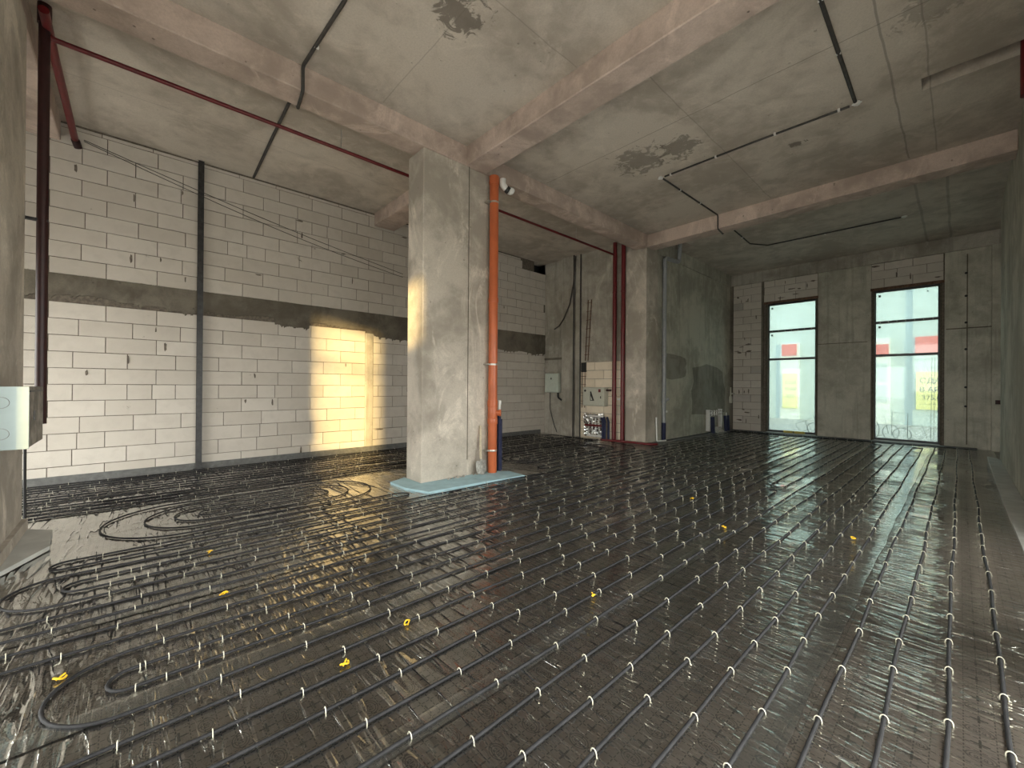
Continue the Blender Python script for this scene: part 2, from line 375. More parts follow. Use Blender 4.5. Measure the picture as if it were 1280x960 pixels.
beam(6, -1.30, -.85, YS, 5.655, ZB, 'cast concrete beam behind the photographer')

# block wall
wl = struct(panel_holes(WEST-.3, XN+.3, -.25, ZC, [(9.58, XN, 5.02, ZC)], lambda u, v, d: (u, d, v), YW+.014, YW+.30).build('wall_left', M_MORTAR), 'tall white aerated block wall with dark concrete band')
MB().box(9.4, XN+.2, YW+.30, YW+.34, 4.9, ZC).build('recess_back', M_BLACK, wl)  # black plate, its colour gives the shade inside the recess
def block(lo, hi, face, mat, parent=None, mb=None, ch=.004):
    """one block; face: '-y' or '-x' is the visible side, with chamfered arrises"""
    (u0, z0), (u1, z1) = lo, hi; j = random.uniform(-.002, .003)
    if face == '-y': f = lambda u, z, d: (u, YW+d+j, z)
    elif face == 'x16': f = lambda u, z, d: (XW+d+j, u, z)
    else: f = lambda u, z, d: (XN-.02+d+j, u, z)
    g = .0035 + random.uniform(0, .002)
    a, b, c, d = u0+g, u1-g, z0+g, z1-g*.9
    t1, t2 = random.uniform(-.002, .002), random.uniform(-.002, .002)
    vs = [f(a, c, .05), f(b, c, .05), f(b, d, .05), f(a, d, .05), f(a, c, ch), f(b, c+t1, ch), f(b, d+t2, ch), f(a, d, ch),
          f(a+ch, c+ch, 0), f(b-ch, c+ch+t1, 0), f(b-ch, d-ch+t2, 0), f(a+ch, d-ch, 0)]
    fs = [(0, 1, 5, 4), (1, 2, 6, 5), (2, 3, 7, 6), (3, 0, 4, 7), (4, 5, 9, 8), (5, 6, 10, 9), (6, 7, 11, 10), (7, 4, 8, 11), (8, 9, 10, 11)]
    if mb is not None: mb.add(vs, fs); return None
    return MB().add(vs, fs).build('block', mat, parent)
rows = [(i*.255, (i+1)*.255, i) for i in range(11)] + [(3.235+i*.253, min(3.235+(i+1)*.253, ZC-.03), i+100) for i in range(10)]
cand = []
for (z0, z1, i) in rows:
    if i < 100: ph = -.96 if i % 2 == 0 else random.choice((-.72, -.62, -.70, -.64))
    else: ph = -.96 if (i-100) % 2 == 0 else random.choice((-.54, -.50, -.62, -.58))
    if i == 109: ph = -.4
    u = ph - 4*.625
    while u < XN:
        a, b = max(u, WEST), min(u+.625, XN); u += .625
        if i in (103, 106, 2, 5) and random.random() < .12: b2 = a+(b-a)*.5; segs = [(a, b2), (b2, b)]
        else: segs = [(a, b)]
        for (a, b) in segs:
            if b-a < .06: continue
            zz1 = z1
            if b > 9.58 and z1 > 5.02:
                if z0 >= 5.02: continue
                zz1 = z1
            if z0 < 2.75 and a < 4.17 and b > 3.98:                    # leave the cast stiffener free
                if a < 3.98-.05: cand.append((a, 3.98, z0, zz1))
                if b > 4.17+.05: cand.append((4.17, b, z0, zz1))
                continue
            cand.append((a, b, z0, zz1))
def area(c):
    a, b, z0, z1 = c
    p = proj((a, YW, z0)); q = proj((b, YW, z1)); mx = (p[0]+q[0])/2
    if q[0] < 22 or mx > 690 or 512 < p[0] and q[0] < 604: return 0
    return abs((q[0]-p[0])*(q[1]-p[1]))
cand.sort(key=area, reverse=True)
for k, (a, b, z0, z1) in enumerate(cand[:292]):
    block((a, z0), (b, z1), '-y', M_BLOCKG if random.random() < .018 else M_BLOCK, wl)
mb = MB()
for (a, b, z0, z1) in cand[292:]: block((a, z0), (b, z1), '-y', None, None, mb)
o = mb.build('block_courses', M_BLOCK, wl, kind='stuff')
# dark cast band with a ragged, dripping lower edge
def band(x0, x1):
    m = MB(); n = int((x1-x0)/.012); vs = []; dr = 0
    for i in range(n+1):
        x = x0+(x1-x0)*i/n
        base = 2.90-.012*x-.012*math.sin(x*2.1)-.02*math.sin(x*5.3+1) - (.07 if .35 < x < 1.0 else 0)*math.sin(max(0, min(1, (x-.35)/.65))*math.pi)
        if 2.1 < x < 2.75: base -= .12
        if 2.95 < x < 3.95: base += .0
        if x > 3.95: base -= .17*min(1, (x-3.95)/.3)
        if random.random() < .16: dr = random.uniform(.02, .11) if (x < 1.6 or x > 1.9) else .02
        dr *= .62
        vs.append((x, base-dr+random.uniform(-.006, .006)))
    top = [3.235+.004*math.sin(x*9)+random.uniform(-.004, .004) for x, _ in vs]
    for i in range(n):
        (xa, za), (xb, zb) = vs[i], vs[i+1]; yf = YW-.012; yb = YW+.02
        m.add([(xa, yf, za), (xb, yf, zb), (xb, yf, top[i+1]), (xa, yf, top[i])], [(0, 1, 2, 3)])
        m.add([(xa, yf, za), (xb, yf, zb), (xb, yb, zb), (xa, yb, za)], [(0, 3, 2, 1)])
        m.add([(xa, yf, top[i]), (xb, yf, top[i+1]), (xb, yb, top[i+1]), (xa, yb, top[i])], [(0, 1, 2, 3)])
    o = m.build('concrete_band', M_BAND, wl); o['label'] = 'dark ragged concrete band across the block wall'
band(WEST, XN)
o = MB().box(3.98, 4.17, YW-.014, YW+.02, .0, 2.76).build('stiffener', M_BAND, wl, bevel=.008); o['label'] = 'slim dark cast concrete post in the block wall'
o.data.materials[0] = M_WALLC
# scattered mortar smears on the blocks
for k in range(46):
    x = random.uniform(-1, 9.5); i = random.choice(range(len(rows))); z = rows[i][1]-random.uniform(0, .02); vert = random.random() < .65
    wv, hv = (random.uniform(.02, .05), random.uniform(.09, .2)) if vert else (random.uniform(.1, .25), random.uniform(.02, .04))
    if 3.85 < x < 4.3 or not (.2 < z < 2.6 or 3.4 < z < 5.4): continue
    m = MB(); n = 10; ring = []
    for q in range(n):
        a = 2*math.pi*q/n; r = random.uniform(.55, 1.1); ring.append((x+wv/2*r*math.cos(a), z-hv/2+hv/2*r*math.sin(a)))
    m.add([(u, YW-.007, v) for u, v in ring]+[(u, YW+.005, v) for u, v in ring], [tuple(range(n))]+[(q, (q+1) % n, n+(q+1) % n, n+q) for q in range(n)])
    m.build('mortar_smear', M_MORTAR, wl)

# niche wall (faces the block bay) and the damp concrete wall of the window bay
wn = struct(MB().box(XN, XN+.3, YC, YW+.3, -.25, ZC).build('wall_niche', M_WALLC), 'raw concrete wall holding risers and cabinets')
wd_ = struct(MB().box(XN+.3, XW+.3, YC, YC+.3, -.25, ZC).build('wall_damp', M_DARKW), 'dark damp plastered wall of the window bay')
MB().box(XN-.05, 10.68, YC-.012, YC+.62, -.03, ZB).build('pier', M_COLUMN, wn, bevel=.01)
MB().box(10.68, XW, YC-.03, YC, 5.22, ZC).build('top_beam', M_DARKW, wd_)
# paler plaster patches on the damp wall
for (p0, p1, mt) in (((826, 440), (858, 475), M_DAMP), ((864, 452), (906, 520), M_DAMP)):
    a = ony(*p0, YC); b = ony(*p1, YC); m = MB(); n = 18; cx, cz, rx, rz = (a.x+b.x)/2, (a.z+b.z)/2, (b.x-a.x)/2, (a.z-b.z)/2; rg = []
    for q in range(n):
        t_ = 2*math.pi*q/n; k = 1/max(abs(math.cos(t_)), abs(math.sin(t_)))**.8*random.uniform(.85, 1.05); rg.append((cx+rx*k*math.cos(t_), cz+rz*k*math.sin(t_)))
    m.add([(u, YC-.003, v) for u, v in rg]+[(u, YC+.002, v) for u, v in rg], [tuple(range(n))]+[(q, (q+1) % n, n+(q+1) % n, n+q) for q in range(n)])
    m.build('damp_patch', mt, wd_)
# niche block infill
m = MB().box(XN-.008, XN+.01, 6.42, 7.88, .0, 2.28).build('infill_bed', M_MORTAR, wn)
for i in range(9):
    z0, z1 = i*.253, (i+1)*.253; u = 6.42-(0 if i % 2 else .3)
    while u < 7.85:
        a, b = max(u, 6.42), min(u+.62, 7.88); u += .62
        if b-a > .08: block((a, z0), (b, z1), 'n', M_NICHE, wn)
# cast pilaster strips left of the infill
for (y0, y1, d) in ((8.1, 8.58, .10), (7.9, 8.06, .07)):
    MB().box(XN-d, XN+.01, y0, y1, -.03, ZC).build('pilaster', M_WALLC, wn, bevel=.01)
MB().box(XN-.025, XN, 8.62, YW, 2.40, 2.47).build('ledge', M_BAND, wn)

# window wall
W1, W2, WZ0, WZ1 = (3.12, 4.53), (.36, 1.75), .03, 4.42
ww = struct(panel_holes(YS-.6, YC, -.25, ZC, [(*W1, WZ0, WZ1), (*W2, WZ0, WZ1)], lambda u, v, d: (d, u, v), XW+.012, XW+.35).build('wall_window', M_MORTAR), 'rough wall with two tall windows')
MB().box(XW-.06, XW+.05, YS-.6, YC, 5.22, ZC).build('ring_beam', M_WALLC, ww)
MB().box(XW-.02, XW+.05, 1.79, 3.08, -.03, 5.22).build('pilaster', M_DARKW, ww, bevel=.01)
MB().box(XW-.02, XW+.05, YS+.06, .29, -.03, 5.22).build('pilaster', M_DARKW, ww, bevel=.01)
MB().box(XW-.10, XW+.05, YS-.6, YS+.06, -.03, 5.22).build('pilaster', M_DARKW, ww, bevel=.01)
for (y, zs) in ((-.12, (1.1, 1.6, 2.6, 3.3, 4.0, 4.6)),):               # formwork joint, with black discs for the shade in tie holes
    MB().box(XW-.026, XW-.018, y-.012, y+.012, .1, 5.1).build('form_joint', M_BAND, ww)
    for z in zs: MB().cyl((XW-.03, y+.02, z), (XW-.015, y+.02, z), .03, 10).build('tie_hole', M_BLACK, ww)
MB().box(XW-.024, XW-.018, YS+.06, .26, 3.14, 3.17).build('form_joint', M_BAND, ww)
MB().box(XW-.024, XW-.018, 1.87, 3.08, 2.93, 2.95).build('form_joint', M_BAND, ww)
MB().box(XW-.05, XW+.03, 5.61, YC, -.03, 5.22).build('steel_edge', M_BAND, ww); MB().box(XW-.03, XW+.03, 4.62, 4.69, -.03, 5.22).build('steel_edge', M_BAND, ww)
i = 0; z = 0.02
while z < 5.2:
    z1 = min(z+.253, 5.22)
    if z1-z > .06:
        cut = 5.28 if i % 2 else 5.02
        for (a, b) in ((4.69, cut), (cut, 5.61)): block((a, z), (b, z1), 'x16', M_BLOCKG if random.random() < .08 else M_BLOCK, ww)
    z = z1; i += 1
for (y0, y1, zb) in ((W1[0]-.03, 4.62, 4.50), (W2[0]-.05, 1.79, 4.50)):
    z = zb; i = 0
    while z < 5.2:
        z1 = min(z+.25, 5.22); u = y0-(.28 if i % 2 else 0)
        if z1-z > .05:
            while u < y1-.02:
                a, b = max(u, y0), min(u+.6, y1); u += .6
                if b-a > .06: block((a, z), (b, z1), 'x16', M_BLOCK, ww)
        z = z1; i += 1
    MB().box(XW-.02, XW+.06, y0-.02, y1+.02, WZ1, 4.50).build('lintel', M_RUST, ww)

for k in range(34):
    if k < 22: y, z = random.uniform(4.75, 5.5), random.uniform(.3, 5.0)
    else: y, z = random.choice((random.uniform(3.2, 4.5), random.uniform(.4, 1.7), random.uniform(.4, 1.7))), random.uniform(4.55, 5.15)
    hv, wv = (random.uniform(.1, .22), random.uniform(.02, .05)) if random.random() < .5 else (random.uniform(.03, .08), random.uniform(.08, .3))
    m = MB(); n = 10; ring = []
    for q in range(n):
        a = 2*math.pi*q/n; rr_ = random.uniform(.5, 1.1); ring.append((y+wv/2*rr_*math.cos(a), z+hv/2*rr_*math.sin(a)))
    m.add([(XW-.007, u, v) for u, v in ring]+[(XW+.006, u, v) for u, v in ring], [tuple(range(n))]+[(q, (q+1) % n, n+(q+1) % n, n+q) for q in range(n)])
    m.build('mortar_smear', M_MORTAR, ww)

# hazy tinted glass
t = NT('hazy_tinted_glass')
tr = t.n('BsdfTransparent', {'Color': (.32, .368, .368)}); tl = t.n('BsdfTranslucent', {'Color': (.045, .052, .052)})
ad = t.n('AddShader', {0: tr, 1: tl}); gl = t.n('BsdfGlossy', {'Color': (.5, .55, .55), 'Roughness': .05})
ms = t.n('MixShader', {0: .04, 1: ad, 2: gl}); t.t.links.new(ms.outputs[0], t.out.inputs[0]); M_GLASS = t.m
def window(n, y0, y1, mz):
    x0, x1 = XW+.10, XW+.16
    fr = struct(MB().box(x0, x1, y0, y0+.055, WZ0, WZ1).box(x0, x1, y1-.055, y1, WZ0, WZ1).box(x0, x1, y0+.055, y1-.055, WZ0, WZ0+.07).box(x0, x1, y0+.055, y1-.055, WZ1-.05, WZ1).build('window_%d' % n, M_FRAME), 'tall black-framed window with three hazy panes' + (' showing a red sign beyond' if n == 2 else ' next to the damp wall'))
    edges = [WZ0+.07, *mz, WZ1-.05]
    for k, z in enumerate(mz):
        MB().box(x0-.01, x1, y0+.055, y1-.055, z-.035, z+.035).build('transom', M_FRAME, fr)
        if k == len(mz)-1:
            m = MB()
            for q in range(7): yy = y0+.15+(y1-y0-.3)*q/6; m.cyl((x0-.016, yy, z), (x0-.009, yy, z), .009, 6)
            m.build('screw_row', M_BRACK, fr)
    for k in range(3):
        a = edges[k]+(.035 if k else 0); b = edges[k+1]-(.035 if k < 2 else 0)
        MB().box(x0+.02, x0+.032, y0+.05, y1-.05, a-.005, b+.005).build('pane', M_GLASS, fr)
        if k: MB().box(x0+.008, x0+.0195, y1-.16, y1-.11, b-.13, b-.07).build('pane_spacer', M_BLACK, fr)
    if n == 2: MB().box(x0+.008, x0+.0195, y0+.24, y0+.27, WZ1-.17, WZ1-.14).build('pane_spacer', M_BLACK, fr)
    MB().box(XW-.005, x0, y1-.03, y1+.02, WZ0, WZ1+.03).build('foam_seal', M_BROWNF, fr); MB().box(XW-.005, x0, y0-.02, y0+.015, WZ0, WZ1).build('foam_seal', M_BROWNF, fr)
    MB().box(XW-.02, XW+.12, y0, y1, -.03, WZ0+.005).build('sill', M_FOAM, fr)
window(1, *W1, (2.52, 3.48)); window(2, *W2, (2.52, 3.49))
for k, (y0, y1, z0) in enumerate(((3.75, 4.02, .04), (3.42, 3.72, .04))):
    m = MB().box(XW-.0, XW+.06, y0, y1, z0, z0+.07); tag(m.build('foam_offcut', M_YFOAM, bevel=.012), 'yellow foam offcut lying on the sill of the window by the damp wall', 'offcut', 'yellow foam offcuts on the sill')

# south wall with recess, west wall with unglazed openings
ws = struct(panel_holes(WEST-.3, 14.0, -.25, ZC, OPEN_S, lambda u, v, d: (u, d, v), YS, YS-.3).build('wall_right', M_DARKW), 'dark rough concrete wall opposite the block wall')
MB().box(14.0, XW+.3, YS-.4, YS-.22, -.25, ZC).build('recess_wall', M_DARKW, ws)
wwst = struct(panel_holes(YS-.6, YW+.3, -.25, ZC, OPEN_W, lambda u, v, d: (d, u, v), WEST, WEST-.3).build('wall_back', M_SHELL), 'concrete wall with big unglazed openings behind the photographer')
for (a, b, c, d) in OPEN_W[:1]: MB().box(WEST-.2, WEST-.12, a, b, 3.28, 3.36).build('transom', M_FRAME, wwst)

# free column, left column
c1 = struct(MB().box(3.31, 4.20, YC-.02, 6.15, -.03, ZB).build('column', M_COLUMN, bevel=.012), 'free-standing concrete column wrapped by blue boards'); c1['category'] = 'column'
MB().box(4.185, 4.66, YC-.012, 6.14, -.03, ZB).build('column_wing', M_COLUMN, c1, bevel=.012)
for (px, py) in ((583, 278), (583, 312)):
    q = ony(px, py, YC-.012); MB().cyl((q.x+.02, q.y-.004, q.z), (q.x+.02, q.y+.01, q.z), .02, 8).build('tie_hole', M_BLACK, c1)  # black discs stand in for the shade inside the holes
MB().box(4.18, 4.195, YC-.024, YC-.005, .3, ZB).build('form_joint', M_BAND, c1)
c1['kind'] = 'structure'
c2 = struct(MB().box(-1.55, -.83, 4.72, 6.5, -.03, ZB).build('column', M_COLUMN, bevel=.012), 'concrete column carrying the galvanised junction box')

# ------------------------------------------------------------------ insulation mats, film, tape
SEAMS = [-.54, .54, 1.62, 2.70, 3.78, 4.86, 5.94, 7.02, 8.10, 9.18, 9.37]
where = ['along the dark right wall', 'second from the dark right wall', 'third from the dark right wall', 'fourth from the dark right wall', 'fifth from the dark right wall',
         'under the free column', 'behind the free column', 'third from the block wall', 'second from the block wall', 'as a narrow strip against the block wall']
matobs = []
for i in range(10):
    y0, y1 = SEAMS[i]+.001, SEAMS[i+1]-.001
    hl = [h for h in ((-1.56, -.82, 4.71, 6.51), (3.30, 4.67, 5.66, 6.16), (XN-.06, 30, YC-.015, 30)) if h[2] < y1 and h[3] > y0]
    m = panel_holes(WEST, XW-.02, y0, y1, [(h[0], min(h[1], XW-.02), max(h[2], y0), min(h[3], y1)) for h in hl], lambda u, v, d: (u, v, d), 0, -.03)
    tag(m.build('insulation_mat', M_MAT), 'brown grid-printed insulation mat laid '+where[i], 'mat', 'printed insulation mats on the floor')

NF = [(np.random.uniform(-1, 1, 2)*s, np.random.uniform(0, 6.28), a) for s, a in [(4, 1), (6, .8), (9, .6), (14, .45), (14, .45), (22, .3)] for _ in range(3)]
def film_sheet(i):
    y0, y1 = SEAMS[i]-.03, SEAMS[i+1]+.03; nx = 420; x1 = XW-.05 if y1 < YC+.3 and i < 6 else XN-.08
    if i >= 6: nx = 260
    xs = np.linspace(WEST+.02, x1, nx); ny = max(4, int((y1-y0)/.045)); ys = np.linspace(y0, min(y1, YW-.03), ny)
    if i == 5: pass
    Xg, Yg = np.meshgrid(xs, ys, indexing='ij'); h = np.zeros_like(Xg); tot = 0
    for k, ph, a in NF: h += a*np.sin(Xg*k[0]+Yg*k[1]+ph); tot += a
    Z = .0045+.0026*h/tot*2.2 + .0008*(i % 2); Z = np.clip(Z, .0015, .009)
    V = np.stack([Xg, Yg, Z], -1).reshape(-1, 3); idx = np.arange(nx*ny).reshape(nx, ny)
    a, b, c, d = idx[:-1, :-1], idx[1:, :-1], idx[1:, 1:], idx[:-1, 1:]
    F = np.stack([a, b, c, d], -1).reshape(-1, 4)
    cen = V[F].mean(1); keep = ~((cen[:, 0] > XN-.08) & (cen[:, 1] > YC-.03)); F = F[keep]
    keep = ~((cen[keep][:, 0] > 3.0) & (cen[keep][:, 0] < 4.95) & (cen[keep][:, 1] > 5.14) & (cen[keep][:, 1] < 6.2)); F = F[keep]
    keep2 = ~((V[F].mean(1)[:, 0] < -.80) & (V[F].mean(1)[:, 0] > -1.6) & (V[F].mean(1)[:, 1] > 4.68) & (V[F].mean(1)[:, 1] < 6.55)); F = F[keep2]
    me = bpy.data.meshes.new('film'); me.from_pydata(V.tolist(), [], F.tolist()); me.update()
    o = link('plastic_film', me, M_FILM, None, True)
    tag(o, 'clear wrinkled plastic film over the mat '+where[i], 'film', 'clear film sheets over the mats')
for i in range(10): film_sheet(i)
for i, (y, wd) in enumerate(((.57, .13), (1.66, .12), (2.72, .13), (3.80, .10))):
    m = MB(); n = 240
    xa, xb = WEST+.05, 15.2; pv = None
    vs = []
    for k in range(n+1):
        x = xa+(xb-xa)*k/n; j = .006*math.sin(x*3.1+i)+.004*math.sin(x*7.7)
        z = .0105+.001*math.sin(x*11+i)
        vs += [(x, y-wd/2+j, z), (x, y+j*.5, z+.0022), (x, y+wd/2+j, z)]
    m.add(vs, [(3*k+q, 3*k+3+q, 3*k+4+q, 3*k+1+q) for k in range(n) for q in range(2)])
    tag(m.build('sealing_tape', M_TAPE, smooth=True), 'milky tape strip over the seam '+['closest to the dark right wall', 'between second and third mat from the right wall', 'between third and fourth mat from the right wall', 'between fourth and fifth mat from the right wall'][i], 'tape', 'tape strips over the mat seams')
# foam skirts
tag(MB().box(XN-.0, 14.4, 5.50, YC-.03, 0, .05).build('edge_foam', M_STRIP), 'grey foam edge strip along the damp wall', 'edge strip')
tag(MB().box(WEST+.05, 9.9, YW-.03, YW-.008, 0, .115).build('edge_foam', M_STRIP), 'grey foam edge strip along the foot of the block wall', 'edge strip')
tag(MB().box(15.75, XW-.03, -.3, YC-.05, .0, .028).build('edge_foam', M_STRIP), 'dark foam edge strip under the two windows', 'edge strip')
def skirt(name, pts, z0, z1, mat, lab, cat, grp=None):
    n = len(pts); m = MB().add([(x, y, z0) for x, y in pts]+[(x, y, z1) for x, y in pts], [tuple(range(n))[::-1], tuple(range(n, 2*n))]+[(k, (k+1) % n, n+(k+1) % n, n+k) for k in range(n)])
    return tag(m.build(name, mat), lab, cat, grp)
skirt('foam_skirt', [(14.3, -.42), (9.0, -.40), (5.0, -.42), (5.0, YS+.005), (13.9, YS+.005)], .0, .035, M_FOAM, 'pale grey foam board along the dark right wall', 'foam board')
skirt('foam_skirt', [(-.82, 6.52), (-.60, 6.30), (-.56, 5.70), (-.78, 5.15), (-.82, 5.1)], .012, .05, M_FOAM, 'pale foam skirt wrapped round the column with the junction box', 'foam board')
MB().box(-.83, -.79, 4.9, 6.5, .0, .16).build('plinth', M_COLUMN, c2)
skirt('foam_board', [(2.98, 6.05), (2.98, 5.55), (3.12, 5.13), (4.14, 5.10), (4.10, 5.66), (3.30, 5.66), (3.30, 6.2)], .0, .035, M_XPS, 'light blue foam board wrapped round the left corner of the free column', 'foam board')
skirt('foam_board', [(4.15, 5.10), (4.93, 5.02), (4.96, 5.45), (4.70, 5.66), (4.11, 5.66)], .0, .033, M_XPS, 'light blue foam board under the orange drain pipe', 'foam board')

# ------------------------------------------------------------------ heating pipes
TR, TZ = .0088, .0165
clips = []
def heat(pts, label, grp='heating pipe circuits', clip=True, r=.11):
    """pts: list of 2-D points with already rounded turns; straights are resampled with a slight wander"""
    out = []; ph = random.uniform(0, 6)
    P = [Vector((p[0], p[1], 0)) for p in pts]; acc = random.uniform(.1, .4)
    for a, b in zip(P[:-1], P[1:]):
        L = (b-a).length; n = max(1, int(L/.22)); t = (b-a)/max(L, 1e-6); s_ = Vector((-t.y, t.x, 0))
        for k in range(n):
            q = a + (b-a)*(k/n); fade = 1 if L > 1 else .25
            wob = (.006*math.sin(q.x*1.7+ph)+.0035*math.sin(q.x*4.1+2*ph))*fade
            out.append((q.x+s_.x*wob, q.y+s_.y*wob, TZ+.0015*math.sin(q.x*3+ph)))
        if L > .5 and clip:
            d = acc
            while d < L:
                q = a+t*d; wob = .006*math.sin(q.x*1.7+ph)+.0035*math.sin(q.x*4.1+2*ph); q = q+s_*wob
                clips.append((q.x, q.y, math.atan2(t.y, t.x), label)); d += random.uniform(.36, .54)
            acc = random.uniform(.1, .4)
    out.append((P[-1].x, P[-1].y, TZ))
    o = MB().tube(out, TR, 8).build('heating_pipe', M_TUBE, smooth=True)
    return tag(o, label, 'pipe', grp)
def arc(cx, cy, r, a0, a1, n=14, sx=1.0): return [(cx+r*sx*math.cos(math.radians(a0+(a1-a0)*k/n)), cy+r*math.sin(math.radians(a0+(a1-a0)*k/n))) for k in range(n+1)]
tails = [0]
def tail(y, yend=5.40):
    """run towards the window wall, then turn left to the manifold"""
    tx = 15.78-.032*tails[0]; tails[0] += 1
    return arc(tx-.16, y+.16, .16, -90, 0, 6)+[(tx, yend)]
def quad(ya, xlo, xli, label, xr=14.9):
    """four rows: hairpin nested in a wider hairpin at the far left end"""
    y0, y1, y2, y3 = [ya+.2*k for k in range(4)]
    t0 = tail(y0); t1 = tail(y1)
    pts = t0[::-1] + arc(xlo+.3, (y0+y3)/2, .3, 270, 90, 18) + arc(xr, (y2+y3)/2, .1, 90, -90, 10) + arc(xli+.1, (y1+y2)/2, .1, 90, 270, 10)
    pts = t0[::-1] + arc(xlo+.3, (y0+y3)/2, .3, -90, -270, 18) + arc(xr, (y2+y3)/2, .1, 90, -90, 10) + arc(xli+.1, (y1+y2)/2, .1, 90, 270, 10) + t1
    return heat(pts, label)
COMMON = 'long dark grey heating pipe circuit in straight rows towards the windows'
heat(tail(-.16)[::-1]+arc(-1.5, -.06, .1, -90, -270, 10)+tail(.04), 'dark grey heating pipe hairpin, the circuit next to the dark right wall')
quad(.24, -1.6, -1.1, 'dark grey heating pipe circuit, second from the dark right wall')
quad(1.04, -1.9, -1.4, 'dark grey heating pipe circuit, third from the dark right wall')
t_a, t_b = tail(2.44), tail(2.24)
heat(t_a[::-1]+arc(-1.7, 2.14, .3, 90, 270, 18)+arc(7.05, 1.94, .1, -90, 90, 12)+arc(-1.3, 2.14, .1, 270, 90, 10)+t_b, 'dark grey heating pipe circuit with a hairpin end in the middle of the floor')
heat(tail(1.84)[::-1]+arc(7.5, 1.94, .1, -90, -270, 12)+tail(2.04), 'short dark grey heating pipe hairpin on the window side of the floor')
quad(2.64, -.31, -.09, 'dark grey heating pipe circuit with nested hairpin ends beside a loose yellow staple')
quad(3.44, -2.2, -1.8, 'dark grey heating pipe circuit passing between the two pairs of nested hairpins')
quad(4.24, -.68, -.38, 'dark grey heating pipe circuit with nested hairpin ends at the foam skirt')
heat(tail(5.04)[::-1]+arc(9.6, 5.14, .1, -90, -270, 10)+tail(5.24), 'dark grey heating pipe hairpin along the damp wall')
# spiral left of the free column
yc = 6.1; L_ = {.1: .69, .3: .66, .5: .60, .7: .45}; R_ = {.2: 1.88, .4: 1.95, .6: 2.07}
sp = [(1.9, yc+.1)]
for q, r2 in ((.1, .2), (.3, .4), (.5, .6)):
    sp += arc(L_[q], yc, q, 90, 270, 18)
    sp += arc(R_[r2], yc+.1, r2, -90, 90, 18)
sp += arc(L_[.7], yc, .7, 90, 270, 20) + [(2.75, yc-.7+.02)]
sp += arc(2.8, yc-.79, .09, 90, -90, 8) + arc(-.40, 5.12, .1, 90, 270, 10)
sp += [(3.0, 5.02), (5.3, 5.00)]+arc(8.95, 5.14, .11, -90, 90, 10)+arc(5.75, 5.36, .11, 270, 90, 10)+[(9.2, 5.47), (9.55, 5.75), (9.7, 6.5)]
heat(sp, 'dark grey heating pipe spiral left of the free column, running on along the blue boards')
yc = 6.25; sp = [(8.1, yc+.1)]
for q, r2, xl, xr in ((.1, .2, 6.1, 8.0), (.3, .4, 6.1, 8.35), (.5, .6, 6.15, 8.5)):
    sp += arc(xl, yc, q, 90, 270, 16) + arc(xr, yc+.1, r2, -90, 90, 16)
sp += [(5.6, yc+.7), (5.2, yc+.55), (4.9, yc+.5)]
heat(sp, 'dark grey heating pipe wound in a spiral right of the free column')
k = 0
for ya, nm in ((7.04, 'third from the block wall'), (7.84, 'second from the block wall'), (8.64, 'next to the block wall')):
    y0, y1, y2, y3 = [ya+.18*q for q in range(4)]; xt = 9.85-.05*k; k += 1; m_ = 7.0+.1*k
    heat([(xt, m_), (xt, y0-.0+.12 if y0 > m_ else y0), (xt-.15, y0)]+arc(-2.3, (y0+y3)/2, .27, -90, -270, 14)+arc(9.2, (y2+y3)/2, .09, 90, -90, 8)+arc(-2.0, (y1+y2)/2, .09, 90, 270, 8)+[(xt-.3, y1), (xt-.06, y1-.15), (xt-.06, m_)],
         'dark grey heating pipe circuit running straight, '+nm, 'heating pipe circuits')

# staples
def staple_mesh():
    m = MB(); pts = [(0, -.0150, -.006)] + [(0, .0150*math.cos(math.radians(a)), .012+.0200*math.sin(math.radians(a))) for a in range(180, -1, -20)] + [(0, .0150, -.006)]
    m.tube(pts, .0025, 5); m.tube([(0, .0150, .006), (0, .025, .001)], .0023, 4); return m.mesh('staple')
SM = staple_mesh(); SM.materials.append(M_CLIP)
vis = []
for (x, y, a, lb) in clips:
    p = proj((x, y, .02))
    if p[2] > .3 and -5 < p[0] < 1285 and p[1] < 965 and not (y > 5.69 and x > XN): vis.append((p[2], x, y, a, lb))
# extra staples round the tight hairpin ends, as in the photograph
for (x, y, a) in ((.06, 3.04, 0), (.16, 3.04, 0), (.30, 3.04, 0), (.02, 2.84, .0), (.14, 2.84, 0), (.28, 2.84, 0), (-.20, 4.64, 0), (-.08, 4.64, 0), (.06, 4.64, 0), (.18, 4.64, 0), (-.12, 4.44, 0), (.1, 4.44, 0)):
    vis.append((proj((x, y, 0))[2], x, y, a, 'nested hairpin ends beside a loose yellow staple' if y < 4 else 'nested hairpin ends at the foam skirt'))
vis.sort()
for (d, x, y, a, lb) in vis[:300]:
    o = bpy.data.objects.new('staple', SM); COL.objects.link(o); o.location = (x, y, .0005); o.rotation_euler = (0, 0, a+random.uniform(-.12, .12))
    tag(o, 'white staple on '+lb.replace('dark grey ', '').replace(', running on along the blue boards', '').replace(' in the middle of the floor', ' in mid floor').replace('circuit with nested', 'nested').replace('circuit whose nested hairpins end', 'nested hairpins ending').replace('heating pipe nested', 'nested'), 'staple', 'staples over the heating pipes')
m = MB(); sv = [v.co.copy() for v in SM.vertices]; sf = [tuple(p.vertices) for p in SM.polygons]
for (d, x, y, a, lb) in vis[300:]:
    c_, s_ = math.cos(a), math.sin(a); m.add([(x+v.x*c_-v.y*s_, y+v.x*s_+v.y*c_, v.z) for v in sv], sf)
o = m.build('staples_beyond', M_CLIP, kind='stuff'); tag(o, 'hundreds of small white staples on the far heating pipes', 'staples')
